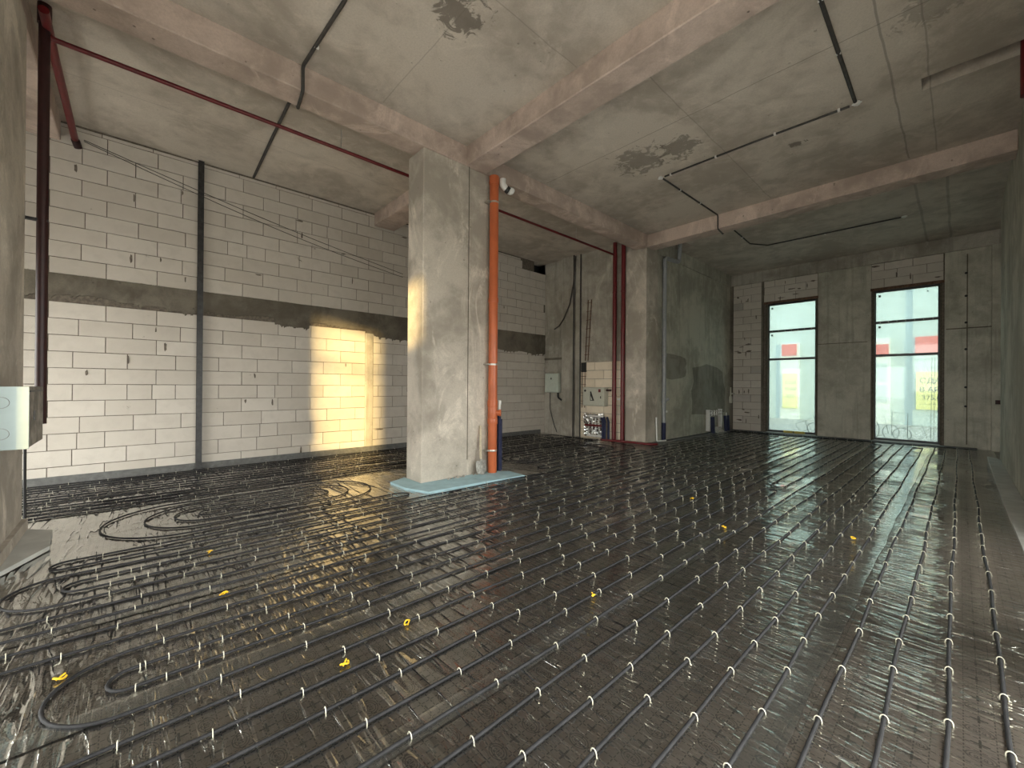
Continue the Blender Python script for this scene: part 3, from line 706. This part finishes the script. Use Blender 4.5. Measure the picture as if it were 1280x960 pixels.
# dropped yellow staples
for (px, py) in ((740, 743), (430, 828), (510, 778), (905, 658), (865, 623), (280, 742), (75, 846), (1067, 672), (262, 690)):
    p = onz(px, py, .02); m = MB(); a = random.uniform(0, 6.28)
    m.tube([(p.x+.024*math.cos(a+math.radians(q))*1.0, p.y+.020*math.sin(a+math.radians(q)), .020+.006*math.sin(math.radians(q*2))) for q in range(0, 200, 25)], .0055, 6)
    m.tube([(p.x-.012, p.y-.02, .018), (p.x+.018, p.y+.014, .024)], .0048, 6)
    tag(m.build('yellow_staple', M_YCLIP, smooth=True), 'bent yellow plastic staple dropped loose on the film', 'staple', 'loose yellow staples')

# ------------------------------------------------------------------ things on the block wall and left column
p = empty('steel_post', (.88, YW-.05, 0), 'dark steel post standing against the block wall', 'post')
BX('flange', (.84, .925, YW-.075, YW-.062, .02, ZC-.01), M_STEEL, p); BX('web', (.876, .888, YW-.062, YW-.012, .02, ZC-.01), M_STEEL, p); BX('flange', (.84, .925, YW-.012, YW-.002, .02, ZC-.01), M_STEEL, p)
BX('base_plate', (.80, .96, YW-.11, YW-.004, .0, .02), M_STEEL, p)
for k, (a, b, sg) in enumerate((((-.6, 5.38), (4.9, 4.30), .08), ((-.6, 5.36), (4.9, 4.22), .13))):
    pts = []
    for q in range(24):
        t_ = q/23; pts.append((a[0]+(b[0]-a[0])*t_, YW-.035-.05*math.sin(math.pi*t_), a[1]+(b[1]-a[1])*t_-sg*math.sin(math.pi*t_)))
    tag(MB().tube(pts, .006, 5).build('hanging_cable', M_CORR, smooth=True), ['upper of two thin dark cables sagging across the block wall', 'lower of two thin dark cables sagging across the block wall'][k], 'cable', 'cables across the block wall')

def pipe_run(parent, name, pts, r, mat, fr=.08, seg=14): return rel(MB().tube(fillet(pts, fr), r, seg), name, mat, parent, smooth=True)
p = empty('red_riser', (-.725, 6.63, 1.1), 'dark backlit red fire riser beside the column with the junction box', 'pipe')
pipe_run(p, 'riser', [(-.725, 6.63, 1.12), (-.725, 6.63, 5.42)], .045, M_REDSHADE)
pipe_run(p, 'branch', [(-.70, 6.33, 5.36), (-.70, 7.2, 5.34), (-.69, 9.28, 5.32)], .042, M_RED)
rel(MB().cyl((-.69, 9.28, 5.32), (-.66, 9.37, 5.24), .05), 'end_cap', M_REDSHADE, p, smooth=True)
rel(MB().cyl((-.725, 6.63, 5.38), (-.725, 6.63, 5.59), .055), 'elbow', M_REDSHADE, p, smooth=True)
rel(MB().box(-.9, -.68, 6.60, 6.64, 3.27, 3.30), 'bracket', M_STEEL, p)
p = empty('sprinkler_pipe', (1.2, 6.65, 5.25), 'thin red sprinkler pipe running under the ceiling behind the free column', 'pipe')
pipe_run(p, 'pipe', [(-.70, 6.65, 5.27), (9.93, 6.62, 5.27)], .027, M_RED)
for x in (2.4, 5.6, 8.3): rel(MB().cyl((x, 6.65, 5.27), (x, 6.65, ZC), .006, 6), 'hanger_rod', M_BRACK, p)
for n_, (x, y) in enumerate(((9.98, 6.60), (10.0, 6.34))):
    p = empty('red_riser', (x, y, 0), ['red fire riser that the sprinkler pipe joins', 'red fire riser standing against the niche pier'][n_], 'pipe')
    pipe_run(p, 'riser', [(x, y, .0), (x, y, ZC)], .058, M_RED)
    for z in (1.3, 4.2): rel(MB().tube([(x, y, z-.02), (x, y, z+.02)], .066, 14), 'clamp', M_RED, p)
tag(MB().tube(fillet([(9.72, 6.86, .05), (9.86, 6.2, .05), (9.94, 5.44, .05), (10.1, 5.36, .05)], .1), .032, 10).build('floor_pipe', M_RED, smooth=True), 'red pipe lying on the floor in front of the pier', 'pipe')
tag(MB().tube(fillet([(10.50, 5.60, .72), (10.50, 5.58, .07), (10.85, 5.50, .07)], .05), .022, 8).build('bent_pipe', M_WHITE, smooth=True), 'thin white L-shaped plastic pipe beside the grey drain pipe', 'pipe')

# galvanised junction box on the left column
p = empty('junction_box', (-.72, 5.3, 1.04), 'large pale galvanised junction box fixed to the column', 'junction box')
BX('body', (-.83, -.605, 4.96, 5.66, 1.045, 1.525), M_GALVD, p, bevel=.004); BX('front_panel', (-.83, -.600, 4.945, 4.958, 1.04, 1.53), M_GALV, p, bevel=.002)
for z in (1.165, 1.405):
    ring = [(-.745+.046*math.cos(2*math.pi*q/20), 4.9435, z+.043*math.sin(2*math.pi*q/20)) for q in range(20)]
    rel(MB().tube(ring, .0017, 5, closed=True), 'knockout', M_GALVD, p)
BX('side_seam', (-.606, -.600, 5.0, 5.62, 1.485, 1.50), M_STEEL, p); BX('side_latch', (-.606, -.598, 5.18, 5.26, 1.25, 1.33), M_STEEL, p)
tag(MB().tube([(-.815, 6.50, 1.05), (-.815, 6.512, .5), (-.81, 6.515, .06)], .012, 6).build('drop_cable', M_BLACK), 'black cable hanging down the edge of the column with the junction box', 'cable')

# ------------------------------------------------------------------ things at the free column
p = empty('drain_pipe', (4.66, 5.56, 0), 'tall orange sewer pipe standing against the free column', 'pipe'); ox, oy, R0 = 4.665, 5.575, .080
def ob(n_, z0, z1, r, mat=M_ORANGE): return rel(MB().tube([(ox, oy, z0), (ox, oy, z0+.01), (ox, oy, z1-.01), (ox, oy, z1)], [r*.97, r, r, r*.97], 20), n_, mat, p, smooth=True)
ob('pipe', .0, 5.22, R0)
for (z0, z1) in ((1.18, 1.30), (.88, .98), (.98, 1.18), (5.1, 5.24), (3.02, 3.10)): ob('socket', z0, z1, R0*1.13 if z1 != 1.18 else R0*1.06)
ins = rel(MB().cyl((ox, oy, 1.08), (ox+.085, oy-.10, 1.08), .05, 16), 'inspection_branch', M_ORANGE, p, smooth=True)
m = MB().cyl((.075, -.09, 0), (.097, -.115, 0), .060, 16)
m.v = [(x+ox-p.location.x, y+oy-p.location.y, z+1.08) for x, y, z in m.v]; m.build('inspection_cap', M_ORANGE, ins, smooth=True)
for z in (.42, 1.93, 4.78): ob('pipe_clamp', z-.016, z+.016, R0*1.06, M_BRACK); BX('clamp_bracket', (ox-.14, ox-.07, oy-.01, oy+.12, z-.012, z+.012), M_BRACK, p)
p = empty('vent_elbow', (4.82, 5.6, 5.0), 'white plastic elbow under the beam beside the orange pipe top', 'pipe fitting')
pipe_run(p, 'elbow', [(4.80, 5.50, 5.22), (4.80, 5.50, 5.12), (4.86, 5.48, 5.06)], .055, M_WHITE, .05); rel(MB().cyl((4.86, 5.48, 5.06), (4.91, 5.46, 5.03), .062), 'rubber_ring', M_BLACK, p, smooth=True)
pipe_run(p, 'outlet', [(4.91, 5.46, 5.03), (4.95, 5.45, 5.02), (4.97, 5.45, 5.07)], .055, M_WHITE, .04)
p = empty('insulated_pipe', (4.84, 5.66, 0), 'navy foam-wrapped pipe standing beside the orange pipe', 'pipe')
pipe_run(p, 'foam_sleeve', [(4.86, 5.62, .03), (4.855, 5.62, 1.05)], .037, M_NAVY); pipe_run(p, 'white_end', [(4.855, 5.62, 1.05), (4.855, 5.62, 1.25)], .03, M_WHITE); rel(MB().cyl((4.855, 5.62, 1.22), (4.855, 5.62, 1.29), .04), 'white_cap', M_WHITE, p, smooth=True)
pipe_run(p, 'foam_sleeve', [(4.93, 5.66, .03), (4.93, 5.66, .95)], .030, M_NAVY)
# shovel leaning on the column
p = empty('shovel', (4.42, 5.5, .04), 'short shovel with pale wooden handle leaning on the free column', 'shovel')
pipe_run(p, 'handle', [(4.40, 5.56, .22), (4.42, 5.60, .5), (4.455, 5.645, .86)], .020, M_WOOD, .1, 10)
m = MB(); n = 7; k = 6; vs = []
for i in range(n):
    t_ = i/(n-1); wd2 = .11*(1-.35*max(0, t_-.75)/.25) if t_ > .0 else .095
    for j in range(k):
        s_ = j/(k-1)*2-1; zz = .26-.235*t_ ; vs.append((4.405+s_*wd2, 5.545-.03*t_-.035*(1-s_*s_)*(.4+.6*t_)+.02, zz+.02*abs(s_)*(1 if i == n-1 else 0)+.01))
fs = [(i*k+j, (i+1)*k+j, (i+1)*k+j+1, i*k+j+1) for i in range(n-1) for j in range(k-1)]
off = len(vs); vs2 = vs+[(x, y+.008, z) for x, y, z in vs]; fs2 = fs+[tuple(off+q for q in f[::-1]) for f in fs]
rim = [i*k for i in range(n)]+[(n-1)*k+j for j in range(1, k)]+[i*k+k-1 for i in range(n-2, -1, -1)]+[j for j in range(k-2, 0, -1)]
fs2 += [(rim[q], rim[(q+1) % len(rim)], off+rim[(q+1) % len(rim)], off+rim[q]) for q in range(len(rim))]
m.add(vs2, fs2); rel(m, 'blade', M_SHOVEL, p, smooth=True); pipe_run(p, 'socket', [(4.404, 5.535, .14), (4.402, 5.558, .30)], [.012, .027], M_SHOVEL, .01, 10)
# rubble crumbs along the column foot
for q in range(11):
    x = random.uniform(3.75, 4.4); r = random.uniform(.012, .028); m = MB(); vs = []
    for a in range(6):
        for b in (-.6, .6): vs.append((x+r*math.cos(a*1.05)*random.uniform(.7, 1.2), 5.60+random.uniform(-.004, .004)+r*math.sin(a*1.05)*.9, .035+r*(.6+b)*random.uniform(.8, 1.1)))
    m.add(vs, [(0, 2, 4, 6, 8, 10), (11, 9, 7, 5, 3, 1)]+[(2*a, 2*a+1, (2*a+3) % 12, (2*a+2) % 12) for a in range(6)])
    tag(m.build('rubble_crumb', M_RUBBLE), 'small grey rubble crumb on the blue board at the column foot', 'rubble', 'rubble crumbs at the column')

# ------------------------------------------------------------------ niche: cabinets, cables, manifold
def nx(px, py, x=XN): return onx(px, py, x)
p = empty('electric_box', (XN-.06, 8.9, 1.33), 'small pale green electric box on the concrete wall left of the pilaster', 'electric box')
BX('body', (XN-.16, XN, 8.68, 9.24, 1.34, 1.96), M_CABB, p, bevel=.01); BX('door', (XN-.175, XN-.16, 8.70, 9.22, 1.36, 1.94), M_CABB, p, bevel=.006)
m = MB().add([(XN-.178, 8.99, 1.76), (XN-.178, 8.91, 1.76), (XN-.178, 8.95, 1.84)], [(0, 1, 2)]); rel(m, 'warning_triangle', M_STEEL, p)
rel(MB().tube(fillet([(XN-.08, 8.74, 1.34), (XN-.1, 8.72, 1.18), (XN-.1, 8.56, 1.1)], .12), .03, 8), 'cable_tail', M_BLACK, p, smooth=True)
tag(MB().tube([(XN-.03, 9.12, 1.33), (XN-.05, 9.1, .8), (XN-.05, 8.95, .35), (XN-.05, 8.8, .06)], .012, 6).build('wall_cable', M_CORR, smooth=True), 'thin cable hanging below the small electric box', 'cable')
tag(MB().tube([(XN-.03, 8.95, 3.40), (XN-.06, 8.72, 3.48), (XN-.15, 8.45, 3.68), (XN-.15, 8.22, 4.1), (XN-.15, 8.08, 4.7), (XN-.12, 8.02, 5.55)], .02, 8).build('wall_cable', M_CORR, smooth=True), 'dark cable curving down from the ceiling across the pilaster', 'cable')
for n_, y in enumerate((8.09, 7.885)):
    tag(MB().cyl((XN-.115 if n_ == 0 else XN-.04, y, 0), (XN-.115 if n_ == 0 else XN-.04, y, ZC), .022, 8).build('wall_conduit', M_CORR, smooth=True), ['dark vertical conduit between the two pilaster strips', 'dark vertical conduit right of the pilaster strips'][n_], 'conduit')
p = empty('rebar_ladder', (XN-.03, 7.7, 2.3), 'dark rebar ladder hanging on the niche wall above the block infill', 'rebar')
for a, b in (((7.70, 2.32), (7.60, 4.15)), ((7.60, 2.32), (7.48, 4.15))): rel(MB().cyl((XN-.03, a[0], a[1]), (XN-.03, b[0], b[1]), .012, 6), 'bar', M_RUST, p)
for z in np.arange(2.5, 4.1, .26):
    y = 7.70-.1*(z-2.32)/1.83; rel(MB().cyl((XN-.045, y+.03, z), (XN-.045, y-.15, z+.01), .008, 6), 'rung', M_RUST, p)
BX('block_gap', (XN-.035, XN-.01, 7.66, 7.85, 1.98, 2.27), M_BLACK, wn)  # solid black box stands in for the shade in a block gap
p = empty('rebar_ladder', (XN-.05, 7.75, .9), 'short rebar ladder beside the hydrant cabinet', 'rebar')
for y in (7.80, 7.70): rel(MB().cyl((XN-.04, y, .9), (XN-.04, y, 1.98), .010, 6), 'bar', M_RUST, p)
for z in (1.1, 1.35, 1.6, 1.85): rel(MB().cyl((XN-.045, 7.84, z), (XN-.045, 7.66, z), .007, 6), 'rung', M_RUST, p)
p = empty('hydrant_cabinet', (XN-.1, 7.25, .98), 'pale grey fire hydrant cabinet on the niche blocks', 'cabinet')
BX('body', (XN-.24, XN-.025, 6.87, 7.62, .98, 1.52), M_CAB, p, bevel=.008); BX('door', (XN-.26, XN-.24, 6.93, 7.60, 1.0, 1.50), M_CAB, p, bevel=.006)
m = MB().add([(XN-.263, 7.34, 1.13), (XN-.263, 7.34, 1.40), (XN-.263, 7.30, 1.40), (XN-.263, 7.19, 1.13)], [(0, 1, 2, 3)]); rel(m, 'emblem', M_STEEL, p)
m = MB().add([(XN-.2645, 7.315, 1.15), (XN-.2645, 7.315, 1.27), (XN-.2645, 7.255, 1.15)], [(0, 1, 2)]); rel(m, 'emblem_cutout', M_CAB, p)
BX('red_label', (XN-.264, XN-.26, 6.97, 7.05, 1.38, 1.47), M_RED, p); rel(MB().cyl((XN-.265, 7.52, 1.42), (XN-.26, 7.52, 1.42), .035, 12), 'round_mark', M_STEEL, p)
BX('latch', (XN-.275, XN-.26, 6.955, 6.975, 1.2, 1.27), M_STEEL, p); rel(MB().cyl((XN-.12, 6.87, 1.44), (XN-.12, 6.72, 1.44), .03, 10), 'feed_pipe', M_REDSHADE, p)
rel(MB().cyl((XN-.12, 6.50, 1.2), (XN-.12, 6.40, 1.2), .03, 10), 'valve', M_WHITE, p)
# manifold wrapped in crumpled foil
p = empty('heating_manifold', (XN-.1, 7.3, 0), 'heating manifold wrapped in crumpled silver foil at the niche floor', 'manifold')
def foil(x, y0, y1, z0, z1, amp, n=14):
    m = MB(); vs = [(x+random.uniform(-amp, amp), y0+(y1-y0)*i/n+random.uniform(-.015, .015), z0+(z1-z0)*j/n+random.uniform(-.015, .015)) for i in range(n+1) for j in range(n+1)]
    return m.add(vs, [(i*(n+1)+j, (i+1)*(n+1)+j, (i+1)*(n+1)+j+1, i*(n+1)+j+1) for i in range(n) for j in range(n)])
rel(foil(XN-.09, 6.98, 7.68, .06, .74, .035), 'foil_sheet', M_FOIL, p)
for z in (.68, .10): rel(MB().cyl((XN-.16, 7.52, z), (XN-.16, 6.95, z), .028, 10), 'manifold_bar', M_WHITE, p, smooth=True)
rel(MB().cyl((XN-.17, 7.58, .40), (XN-.17, 6.9, .41), .030, 10), 'red_feed', M_RED, p, smooth=True)
for y in (6.93, 6.86, 6.74): pipe_run(p, 'foam_sleeve', [(XN-.2, y, .02), (XN-.2, y, .55), (XN-.12, y+.1, .66)], .034, M_NAVY, .08, 10)
for y in (7.45, 7.32, 7.2, 7.08): rel(MB().cyl((XN-.17, y, .12), (XN-.17, y, .66), .012, 8), 'outlet', M_BRACK, p)
# grey drain pipe with elbow into the slab opening
p = empty('grey_drain_pipe', (10.93, 5.6, 0), 'grey plastic drain pipe on the damp wall rising into a ceiling opening', 'pipe')
pipe_run(p, 'pipe', [(10.92, 5.60, .02), (10.92, 5.60, 5.16), (11.62, 5.52, 5.16), (11.62, 5.50, 5.70)], .056, M_GREYP, .09)
for z in (1.15, 2.45, 4.9): rel(MB().tube([(10.92, 5.60, z-.05), (10.92, 5.60, z+.05)], .068, 14), 'socket', M_GREYP, p, smooth=True)
rel(MB().cyl((10.92, 5.60, 1.15), (11.03, 5.52, 1.22), .045, 12), 'branch', M_GREYP, p, smooth=True); rel(MB().cyl((10.92, 5.6, .86), (10.99, 5.54, .86), .03, 10), 'valve', M_WHITE, p)
pipe_run(p, 'navy_sleeve', [(10.92, 5.60, .02), (10.92, 5.60, .55)], .059, M_NAVY)
# second manifold at the end of the damp wall
p = empty('heating_manifold', (14.5, 5.6, 0), 'chrome heating manifold standing at the end of the damp wall', 'manifold')
for z in (.74, .64): rel(MB().cyl((13.95, 5.58, z), (15.0, 5.58, z), .032, 10), 'manifold_bar', M_FOIL, p, smooth=True)
BX('bracket', (13.93, 14.0, 5.56, 5.68, .1, .80), M_WHITE, p); BX('bracket', (14.93, 15.0, 5.56, 5.68, .1, .80), M_WHITE, p)
for x in (14.06, 14.16, 15.2, 15.45): pipe_run(p, 'foam_sleeve', [(x, 5.52, .02), (x, 5.54, .56)], .045, M_NAVY, .05, 10)
for x in (14.1, 14.3, 14.5, 14.7, 14.88): rel(MB().cyl((x, 5.56, .60), (x, 5.56, .78), .022, 8), 'valve', M_WHITE, p)
for x in (15.3, ): rel(MB().cyl((x, 5.54, .02), (x, 5.54, .66), .018, 8), 'white_pipe', M_WHITE, p)
rel(foil(5.5, 0, 0, 0, 0, 0, 1) if False else MB().add([(14.2, 5.47, .03), (14.9, 5.44, .03), (14.85, 5.56, .20), (14.35, 5.57, .22)], [(0, 1, 2, 3)]), 'foil_scrap', M_FOIL, p)
p = empty('wall_tap', (15.95, 5.6, 1.1), 'small wall tap with pale box in the corner beside the block strip', 'tap')
BX('box', (15.86, 15.98, 5.58, 5.66, .98, 1.22), M_CAB, p, bevel=.01); rel(MB().cyl((15.92, 5.62, 1.22), (15.92, 5.62, 1.55), .025, 8), 'pipe', M_CAB, p); rel(MB().cyl((15.92, 5.60, 1.32), (15.92, 5.50, 1.32), .03, 8), 'spout', M_BRACK, p)

# ------------------------------------------------------------------ ceiling conduits with junction boxes
def conduit(pts, label, r=.016, clipn=0, fr=.05):
    o = tag(MB().tube(fillet(pts, fr), r, 8).build('ceiling_conduit', M_CORR, smooth=True), label, 'conduit')
    return o
zc = ZC-.018
conduit([(3.0, .97, zc), (7.43, 1.01, zc)], 'dark conduit on the ceiling running to the junction box over the open floor', .022)
conduit([(7.50, 1.08, zc), (7.46, 2.3, zc), (7.46, 3.84, zc)], 'dark conduit joining the two ceiling junction boxes')
conduit([(7.52, 3.90, zc), (10.045, 3.85, zc), (10.045, 3.85, ZB-.02), (10.5, 3.9, ZB-.02), (10.505, 3.9, zc), (12.7, 4.0, zc), (13.2, 3.7, zc), (13.27, .95, zc)], 'dark conduit dropping over the beam into the window bay')
conduit([(1.62, -.4, zc), (1.60, 4.4, zc), (1.55, 5.63, zc), (1.55, 5.63, ZB-.02), (1.6, 6.045, ZB-.02), (1.6, 6.045, zc), (1.64, 7.5, zc), (1.70, YW-.05, zc)], 'dark conduit crossing the long beam towards the block wall', .022)
for k, (x, y) in enumerate(((7.46, 3.92), (7.49, 1.0), (13.27, .9))):
    p = empty('junction_box', (x, y, ZC), 'small round white junction box on the ceiling '+['at the bend beside the wet stain', 'where two conduits meet over the open floor', 'of the window bay'][k], 'junction box')
    rel(MB().tube([(x, y, ZC-.001), (x, y, ZC-.032), (x, y, ZC-.036)], [.042, .042, .034], 16), 'housing', M_WHITE, p, smooth=True)
    for a in (0, 90, 180, 270): rel(MB().cyl((x+.04*math.cos(math.radians(a)), y+.04*math.sin(math.radians(a)), ZC-.018), (x+.056*math.cos(math.radians(a)), y+.056*math.sin(math.radians(a)), ZC-.018), .012, 8), 'cable_gland', M_WHITE, p)
CS = MB().box(-.014, .014, -.024, .024, -.036, 0).mesh('conduit_clip'); CS.materials.append(M_WHITE)
for (x, y, z, a) in ((7.46, 3.72, ZC, 1.57), (7.46, 2.9, ZC, 1.57), (7.46, 2.0, ZC, 1.57), (7.49, 1.2, ZC, 1.57), (8.2, 3.89, ZC, 0), (9.1, 3.87, ZC, 0), (6.2, 1.0, ZC, 0), (5.2, .99, ZC, 0), (12.0, 3.97, ZC, 0), (13.27, 2.4, ZC, 1.57), (1.58, 5.2, ZC, 1.57), (1.60, 3.9, ZC, 1.57)):
    o = bpy.data.objects.new('conduit_clip', CS); COL.objects.link(o); o.location = (x, y, z); o.rotation_euler = (0, 0, a); tag(o, 'tiny white clip holding a dark ceiling conduit', 'clip', 'clips on the ceiling conduits')
# red pipes at the right wall
tag(MB().cyl((7.66, YS+.08, 5.0), (7.66, YS+.08, ZC+.28), .055, 14).build('red_riser', M_RED, smooth=True), 'red pipe stub rising into the ceiling slot', 'pipe')
tag(MB().cyl((14.9, YS-.22, 1.25), (14.9, YS+.04, 1.25), .05, 12).build('pipe_stub', M_REDSHADE, smooth=True), 'short dark red pipe stub in the corner recess', 'pipe')

# ------------------------------------------------------------------ outside the windows
M_GROUND = simple('pale_paving', (.42, .41, .39), .9); M_FAC = simple('pale_facade', (.58, .66, .68), .8, var=.05, scale=1); M_FACW = simple('white_facade_panel', (.85, .88, .88), .8, var=.03)
M_SIGN = simple('red_sign', (.80, .16, .14), .6, var=.05); M_BANNER = simple('yellow_banner', (.90, .84, .34), .7, var=.03); M_INK = simple('banner_ink', (.07, .06, .05), .7)
struct(MB().box(XW+.36, 60, -40, 50, -.3, -.12).build('ground', M_GROUND), 'pale paved ground outside the windows')
struct(MB().box(-60, WEST-.31, -60, 60, -.3, -.12).build('ground', M_GROUND), 'pale paved ground outside the openings')
p = empty('shop_building', (26, 3, 0), 'pale blurred shop building across the street seen through the hazy windows', 'building')
BX('facade', (26, 30, -10, 16, -.12, 9.0), M_FAC, p)
for (y0, y1) in ((5.75, 6.6), (2.2, 2.85), (0.0, 1.45), (10, 10.8), (-2.5, -1.8)): BX('pier', (25.8, 26, y0, y1, -.12, 3.9 if y0 > 0 else 9.0), M_FACW if y0 != 0.0 else M_FAC, p)
for (y0, y1, z0, z1) in ((2.3, 2.75, 1.9, 2.7), (2.3, 2.75, .9, 1.7)): BX('shop_window', (25.75, 25.8, y0, y1, z0, z1), M_FAC, p)
for (y0, y1, z0, z1, lab) in ((.1, 1.36, 3.12, 3.85, 'flat red sign on the building across the street'), (2.25, 2.8, 3.1, 3.6, 'small red sign over the white pier across the street'), (5.85, 6.5, 3.25, 3.85, 'faded red sign seen through the window by the damp wall')):
    tag(MB().box(25.70, 25.80, y0, y1, z0, z1).build('shop_sign', M_SIGN), lab, 'sign')
def banner(y0, y1, z0, z1, lines_, lab):
    p = empty('rental_banner', (25.7, (y0+y1)/2, z0), lab, 'banner'); BX('sheet', (25.68, 25.80, y0, y1, z0, z1), M_BANNER, p)
    for (txt, z, s) in lines_:
        me = text_mesh(txt, s); o = link('lettering', me, M_INK, p)
        o.matrix_local = Matrix.Translation((-.025, (y1-y0)/2-.10, z-z0)) @ Matrix(((0, 0, -1), (-1, 0, 0), (0, 1, 0))).to_4x4()
banner(5.82, 6.46, .46, 2.30, [('СДА', 1.74, .25), ('В АР', 1.38, .25), (' 375', 1.02, .25), ('...........', .74, .14)], 'pale yellow rental banner seen through the window by the damp wall')
banner(.15, 1.33, .62, 2.28, [('СДАЕТ', 1.80, .31), ('В АРЕН', 1.42, .28), (' 375.00', 1.06, .27), ('...............', .84, .14)], 'pale yellow rental banner seen below the flat red sign')
# loops of bent wire on the pavement
for k, (y, z, rx, rz, rot, nn) in enumerate(((1.95, .30, .16, .15, .2, 20), (1.80, .50, .26, .20, .5, 4), (1.52, .38, .20, .12, .5, 20), (1.30, .32, .26, .26, .8, 4), (1.25, .16, .22, .10, .2, 20), (.95, .05, .3, .14, .5, 4), (3.62, .42, .2, .17, .3, 4), (3.36, .32, .14, .17, 0, 20), (3.9, .10, .26, .12, .3, 4), (3.55, .10, .2, .1, .6, 20))):
    pts = []
    for q in range(nn):
        a = 2*math.pi*q/nn+rot; pts.append((18.0+.06*(k % 3), y+rx*math.cos(a), -.11+rz*2.0*(1+math.sin(a))))
    tag(MB().tube(pts, .010, 5, closed=True).build('wire_loop', M_STEEL), 'bent dark wire loop on the pavement outside the windows', 'wire', 'wire loops outside the windows')
p = empty('mesh_strip', (16.6, .5, -.12), 'narrow upright rebar mesh strip outside the window with the red sign', 'rebar')
for y in (.50, .56): rel(MB().cyl((16.6, y, -.12), (16.6, y-.02, 2.45), .006, 6), 'bar', M_STEEL, p)
for z in np.arange(.1, 2.4, .34): rel(MB().cyl((16.6, .44, z), (16.6, .60, z), .004, 6), 'rung', M_STEEL, p)
# unseen boxes added outside the openings to block the low sun
struct(MB().box(-15.5, -13, -10.62, -1.5, -.12, 6.6).build('added_sun_blocker', M_SHELL), 'added sun-blocking box outside the west openings')
struct(MB().box(-10.3, .3, -14, -12, -.12, 6.4).build('added_sun_blocker', M_SHELL), 'added sun-blocking box outside the south openings')  # added only to keep the sun out of the south openings
struct(MB().box(WEST-.31, XW+.36, -60, YS-.61, -.3, -.12).build('ground', M_GROUND), 'pale paved ground south of the room')
